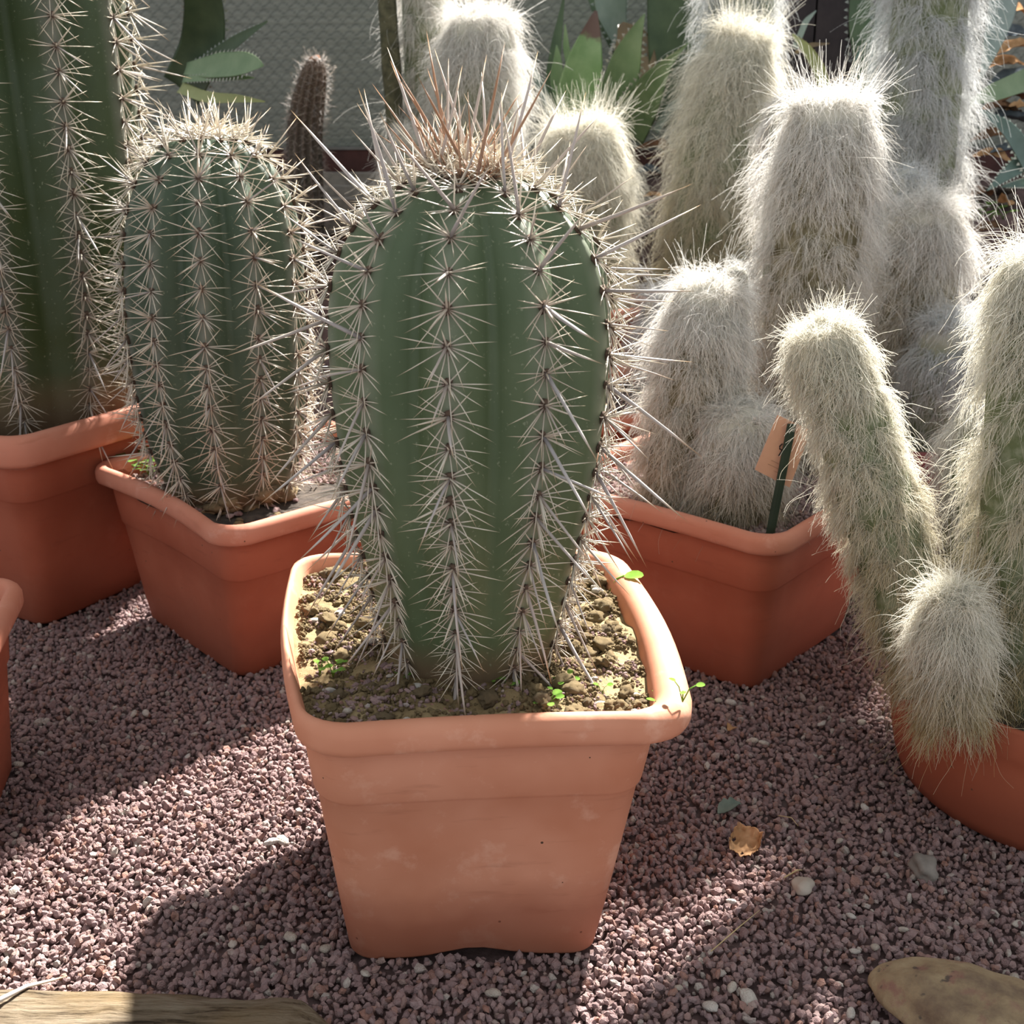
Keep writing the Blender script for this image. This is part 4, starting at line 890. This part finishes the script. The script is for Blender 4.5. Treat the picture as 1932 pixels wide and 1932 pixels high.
for (px, py, Y, kind, rz, sc, tilt) in ((1905, 75, 2.95, 'dry_blue', .2, 1.3, .5), (1915, 100, 2.9, 'dry', .1, 1.2, .4), (1890, 130, 2.9, 'dry', -.1, 1.2, .4), (1900, 195, 2.85, 'dry_dark', .5, 1.4, .3), (1915, 160, 2.88, 'dry_blue', .1, 1.5, .3), (1890, 215, 2.8, 'dry_dark', .3, 1.3, .3), (1910, 235, 2.78, 'dry_blue', 0, 1.4, .3), (1925, 210, 2.8, 'dry', .3, .9, .3),
        (1880, 265, 2.72, 'dry_dark', -.4, 1.2, .5), (1870, 300, 2.7, 'dry', -.5, .9, .5), (1895, 290, 2.7, 'dry_blue', .2, .8, .4), (1893, 385, 2.62, 'dry', 1.5, .8, .6), (1850, 370, 2.62, 'dry_dark', .7, .9, .3), (1915, 30, 2.97, 'dry', .6, 1.2, .5), (1870, 440, 2.55, 'dry_dark', .3, 1, .3), (1225, 330, 2.7, 'dry_blue', .4, .9, .4), (1235, 375, 2.66, 'dry', .2, .6, .3), (1240, 290, 2.74, 'dry_dark', -.3, 1.2, .3)):
    o = link('dry_leaf', LM[kind][random.randrange(3)]); o.location = aty(px, py, Y); o.rotation_euler = (tilt, random.uniform(-.2, .2), rz); o.scale = (sc,)*3
    nm = {'dry': 'tan dry leaf', 'dry_dark': 'dark brown dead leaf', 'dry_blue': 'slate-coloured dead leaf'}[kind]
    LEAVES.append((py, px, nm, o))
ORD = ['first', 'second', 'third', 'fourth', 'fifth', 'sixth', 'seventh', 'eighth', 'ninth', 'tenth', 'eleventh', 'twelfth', 'thirteenth', 'fourteenth']
cnt_ = {}
for py, px, nm, o in sorted(LEAVES, key=lambda q: q[0]):
    where = 'between the broad and shaggy columns' if px < 1300 else 'in the litter beyond the tall silver column'
    k = cnt_[(nm, where)] = cnt_.get((nm, where), 0)+1
    tag(o, '%s, %s from the top, %s' % (nm, ORD[k-1], where), 'leaf', nm.replace('leaf', 'leaves')+' in the bed litter')
m = MB()
for k in range(60):
    x, y = random.uniform(.95, 1.4), random.uniform(2.45, 3.2); v, f = lump(random.uniform(.008, .03), 1, .4, 1.5, k, (1.6, .7, .4)); a_ = random.uniform(0, 3.1); c_, s_ = math.cos(a_), math.sin(a_)
    m.add([(x+c_*p_[0]-s_*p_[1], y+s_*p_[0]+c_*p_[1], ground(x, y)+p_[2]+random.uniform(0, .02)) for p_ in v], f)
o = m.build('bark_litter', M['dark_soil'], smooth=False); tag(o, 'dark bark crumbs covering the raised bed at the back', 'litter', None, 'stuff')

# ------------------------------------------------------------------ seedlings
def seedling(px, py, z, scale, n, label, group, leaf_r=.0035, mt='seedling'):
    p = atz(px, py, z); r = empty('seedling', p); tag(r, label, 'seedling', group)
    for k in range(n):
        a_ = k*2.4+random.uniform(-.4, .4); ln = .010*scale*random.uniform(.6, 1.2); tip = np.array([math.cos(a_)*ln*.7, math.sin(a_)*ln*.7, ln*.8])
        m = MB(); tube(m, [(0, 0, -.003), tip*.5+np.array([0, 0, ln*.2]), tip], [.0004*scale]*3, 4); m.build('stem', M[mt], r)
        m = MB(); R_ = leaf_r*scale*random.uniform(.8, 1.2); c_ = tip; d_ = np.array([math.cos(a_), math.sin(a_), .1]); sd = np.array([-math.sin(a_), math.cos(a_), .15]); up_ = np.array([0, 0, .25])
        ring = [c_+d_*R_*(1+math.cos(t))+sd*R_*.85*math.sin(t)+up_*R_*math.sin(t)**2*.6 for t in np.linspace(0, 6.283, 11)[:-1]]
        v = ring+[c_+d_*R_+np.array([0, 0, -.0004])]; m.add(v, [(i, (i+1) % 10, 10) for i in range(10)]); m.build('leaf', M[mt], r)
for k, (px, py, sc, n_) in enumerate(sorted(((603, 1268, 1.0, 4), (628, 1272, 1.1, 4), (757, 1281, .8, 3), (897, 1278, 1.3, 5), (930, 1290, .8, 3), (957, 1297, .9, 3), (1032, 1336, 1.2, 5), (1064, 1296, 1.0, 4), (1046, 1312, .7, 2), (1258, 1350, 1.3, 4), (1252, 1322, .9, 3), (1195, 1145, .8, 2), (640, 1258, .6, 2), (1135, 1306, .7, 2)))):
    seedling(px, py, .250, sc, n_, 'tiny green seedling in the front pot, %s from the left rim' % ORD[k], 'seedlings in the front pot')
seedling(1150, 1112, .252, 2.6, 1, 'single bright green round-leaved sprout behind the saguaro base', None)
seedling(1288, 1318, .272, 1.5, 3, 'wispy seedling leaning over the right rim of the front pot', None, .0022)
for k, px_ in enumerate(sorted(random.uniform(232, 305) for _ in range(14))):
    seedling(px_, random.uniform(866, 900), .210, random.uniform(1.6, 2.6), 5, 'small green weed beside the short dark cactus, %s from the left' % ORD[k], 'weeds in the cornerwise left pot', mt='weed')
for k, px_ in enumerate((1848, 1858, 1868, 1880, 1892)):
    seedling(px_, random.uniform(395, 425), aty(1870, 410, 2.6)[2], 1.6, 4, 'green weed in the raised bed litter, %s from the left' % ORD[k], 'weeds in the raised bed', .006, 'weed')

# ------------------------------------------------------------------ things lying on the gravel
def on_gravel(px, py, lift=0.0):
    p = atz(px, py, 0); return Vector((p[0], p[1], undul(p[0], p[1])+.004+lift))
PEB = []
for k, (px, py, s) in enumerate(((690, 1845, 1.0), (615, 1798, 1.0), (548, 1775, 1.2), (500, 1690, .8), (512, 1600, 1.2), (535, 1597, 1.2), (440, 1795, .9), (445, 1722, .7), (625, 1690, .8), (355, 1507, .8), (253, 1352, 1.0), (276, 1352, .9), (355, 1433, .7), (36, 1450, 1.0), (1355, 1332, .9), (1378, 1335, 1.1), (1418, 1412, 1.1), (1440, 1415, 1.1), (1549, 1378, 1.0), (1625, 1371, .9), (1704, 1345, 1.4), (1630, 1533, .9), (1380, 1712, .8), (1650, 1797, .9), (1612, 1805, .9), (1703, 1762, .8), (1918, 1755, .9), (1912, 1858, 1.0), (930, 1880, 1.1), (1410, 1890, 1.4), (1380, 1873, .9), (1340, 1905, 1.2), (1605, 1915, .9), (1660, 1575, .7), (1583, 1593, .7), (1605, 1738, .8), (1280, 1870, .8), (545, 1465, .7))):
    o = link('pale_pebble', PALE[k % 6]); q = .0055*s; o.location = on_gravel(px, py, .001); o.scale = (q*1.2, q, q*.9); o.rotation_euler = (random.uniform(-.4, .4), random.uniform(-.4, .4), random.uniform(0, 6.28))
    PEB.append((px, py, o))
MARKS = {'the foot of the front pot': (900, 1790), 'the ochre boulder': (1760, 1850), 'the orange bowl': (1720, 1480), 'the curled tan leaf': (1403, 1602), 'the driftwood log': (250, 1890), 'the cornerwise pot under the short dark cactus': (455, 1285), 'the cropped pot at the edge': (30, 1437), 'the pot with the plant tag': (1395, 1320)}
near_ = {}
for px, py, o in PEB:
    mk = min(MARKS, key=lambda q: math.hypot(px-MARKS[q][0], py-MARKS[q][1])); near_.setdefault(mk, []).append((math.hypot(px-MARKS[mk][0], py-MARKS[mk][1]), o))
for mk, li in near_.items():
    for k, (d_, o) in enumerate(sorted(li, key=lambda q: q[0])):
        tag(o, 'pale pebble on the gravel, %s nearest to %s' % (ORD[k], mk) if k else 'pale pebble on the gravel, nearest to %s' % mk, 'pebble', 'pale pebbles on the gravel')
def rock(name, label, px, py, r, sq, seed, mat, cat='stone', sub=3, amp=.18):
    v, f = lump(r, sub, amp, 1.2, seed, sq); m = MB(); m.add(v, f); o = m.build(name, M[mat]); o.location = on_gravel(px, py, r*sq[2]*.5); tag(o, label, cat); return o
rock('rounded_pebble', 'round tan pebble beside the reddish bare patch of gravel', 1514, 1685, .0095, (1.15, 1, .85), 3, 'pale_stone', 'pebble')
rock('grey_stone', 'grey crumbly lump in front of the orange bowl', 1740, 1655, .014, (.9, 1.2, .8), 6, 'plank', amp=.4)
m = MB(); v, f = lump(1, 5, .10, 1.4, 21, (.135, .058, .030)); 
v = [(x, y, z+.0045*noise.noise((x*40, y*40, z*40))-.004*max(0, noise.noise((x*95, y*95, 2))-.1)) for x, y, z in v]
m.add(v, f); o = m.build('boulder', M['boulder']); pB = atz(1838, 1945, .015); o.location = (pB[0]+.052, pB[1]-.012, .012); o.rotation_euler = (0, .04, -.62)
tag(o, 'long flat ochre stone half sunk in the gravel', 'stone')
# driftwood log
m = MB(); L = []; xs_ = np.linspace(-.62, -.135, 110)
for i, x in enumerate(xs_):
    t = i/109; top = .038-.016*max(0, (t-.86)/.14)**2+.003*noise.noise((x*14, 0, 2)); yf = .797-.016*t*t+.004*noise.noise((x*20, 3, 1))-(.03*max(0, (t-.92)/.08)); wd = .075*(1-.5*max(0, (t-.9)/.1))
    lp = []
    for k in range(40):
        a_ = 2*math.pi*k/40; cy_, sz_ = math.cos(a_), math.sin(a_)
        yy = yf-wd+wd*np.sign(cy_)*abs(cy_)**.7; zz = -.01+(top+.01)*(.5+.5*np.sign(sz_)*abs(sz_)**.55)+.0030*noise.noise((x*26, a_*5, 5))+.0018*noise.noise((x*40, a_*22, 5))
        lp.append((x-(-.35), yy-.72, zz))
    L.append(lp)
v, f = loft(L, True, True); m.add(v, f); o = m.build('driftwood_log', M['log']); o.location = (-.35, .72, 0); tag(o, 'weathered pale wooden log lying at the front edge of the gravel', 'log')
# fallen spine over the log, straws
m = MB(); a0 = atz(-30, 1890, .036); pts_ = [atz(-60, 1906, .044), atz(0, 1886, .044), atz(50, 1861, .034), atz(100, 1849, .018), atz(125, 1842, .010)]
tube(m, [p-a0 for p in pts_], [.0022, .0021, .0018, .0012, .0003], 6, t=[.9, .7, .7, .8, 1]); o = m.build('fallen_spine', M['central']); o.location = a0; tag(o, 'curved whitish fallen spine resting on the end of the log', 'spine')
def straw(px0, py0, px1, py1, label, r=.0006, mid=.006):
    a_, b_ = atz(px0, py0, 0), atz(px1, py1, 0); a_[2] += .009+undul(*a_[:2]); b_[2] += .009+undul(*b_[:2]); m = MB(); c_ = (a_+b_)/2+np.array([.004, .003, mid*.3])
    tube(m, [a_-a_, c_-a_, b_-a_], [r, r, r*.5], 5); o = m.build('straw', M['straw']); o.location = a_; tag(o, label, 'straw')
straw(1340, 1815, 1432, 1735, 'thin straw lying right of the front pot foot')
straw(1478, 1672, 1512, 1655, 'short straw beside the round tan pebble', .0008)
straw(1468, 1550, 1505, 1570, 'fine straw above the round tan pebble', .0005)
# curled dry leaf
m = MB(); R = random.Random(4); n_, q_ = 26, 17; vs = []
for i in range(n_):
    for j in range(q_):
        u, w = i/(n_-1)*2-1, j/(q_-1)*2-1; rr_ = 1-.28*abs(u)**2-.1*abs(w)
        x, y = u*.022*rr_*1.0, w*.017*(1-.35*u*u); edge = max(abs(u), abs(w))
        vs.append((x+.0025*noise.noise((u*4, w*4, 1))*edge, y+.004*noise.noise((u*5, w*5, 9))*edge, .005+.010*w*w*(1 if w > 0 else .4)+.006*u*u+.004*noise.noise((u*3, w*3, 5))))
fs = [(i*q_+j, i*q_+j+1, (i+1)*q_+j+1, (i+1)*q_+j) for i in range(n_-1) for j in range(q_-1) if noise.noise((i*.22, j*.26, 4.3)) < .34+.25*(1-max(abs(i/(n_-1)*2-1), abs(j/(q_-1)*2-1)))]
n0 = len(vs); vs2 = [(x, y, z-.0007) for x, y, z in vs]; m.add(vs+vs2, fs+[tuple(q+n0 for q in reversed(g)) for g in fs]); o = m.build('dry_leaf', M['dry']); o.location = on_gravel(1403, 1602, .002); o.rotation_euler = (.25, .15, -.5); tag(o, 'torn curled tan dry leaf on the gravel right of the front pot', 'leaf')
lm = leaf_mesh(.034, .008, .1, 'scrap', 9, .35); o = link('leaf_scrap', lm); o.location = on_gravel(1376, 1528, .003); o.rotation_euler = (.1, 0, .6); tag(o, 'jagged grey-green leaf scrap on the gravel above the curled leaf', 'leaf')
lm = leaf_mesh(.016, .006, .15, 'dry', 12, .3); o = link('dry_leaf', lm); o.location = on_gravel(1377, 1392, .003); o.rotation_euler = (.2, .2, 1.0); tag(o, 'small yellowish leaf crumb near the right rim of the front pot', 'leaf')
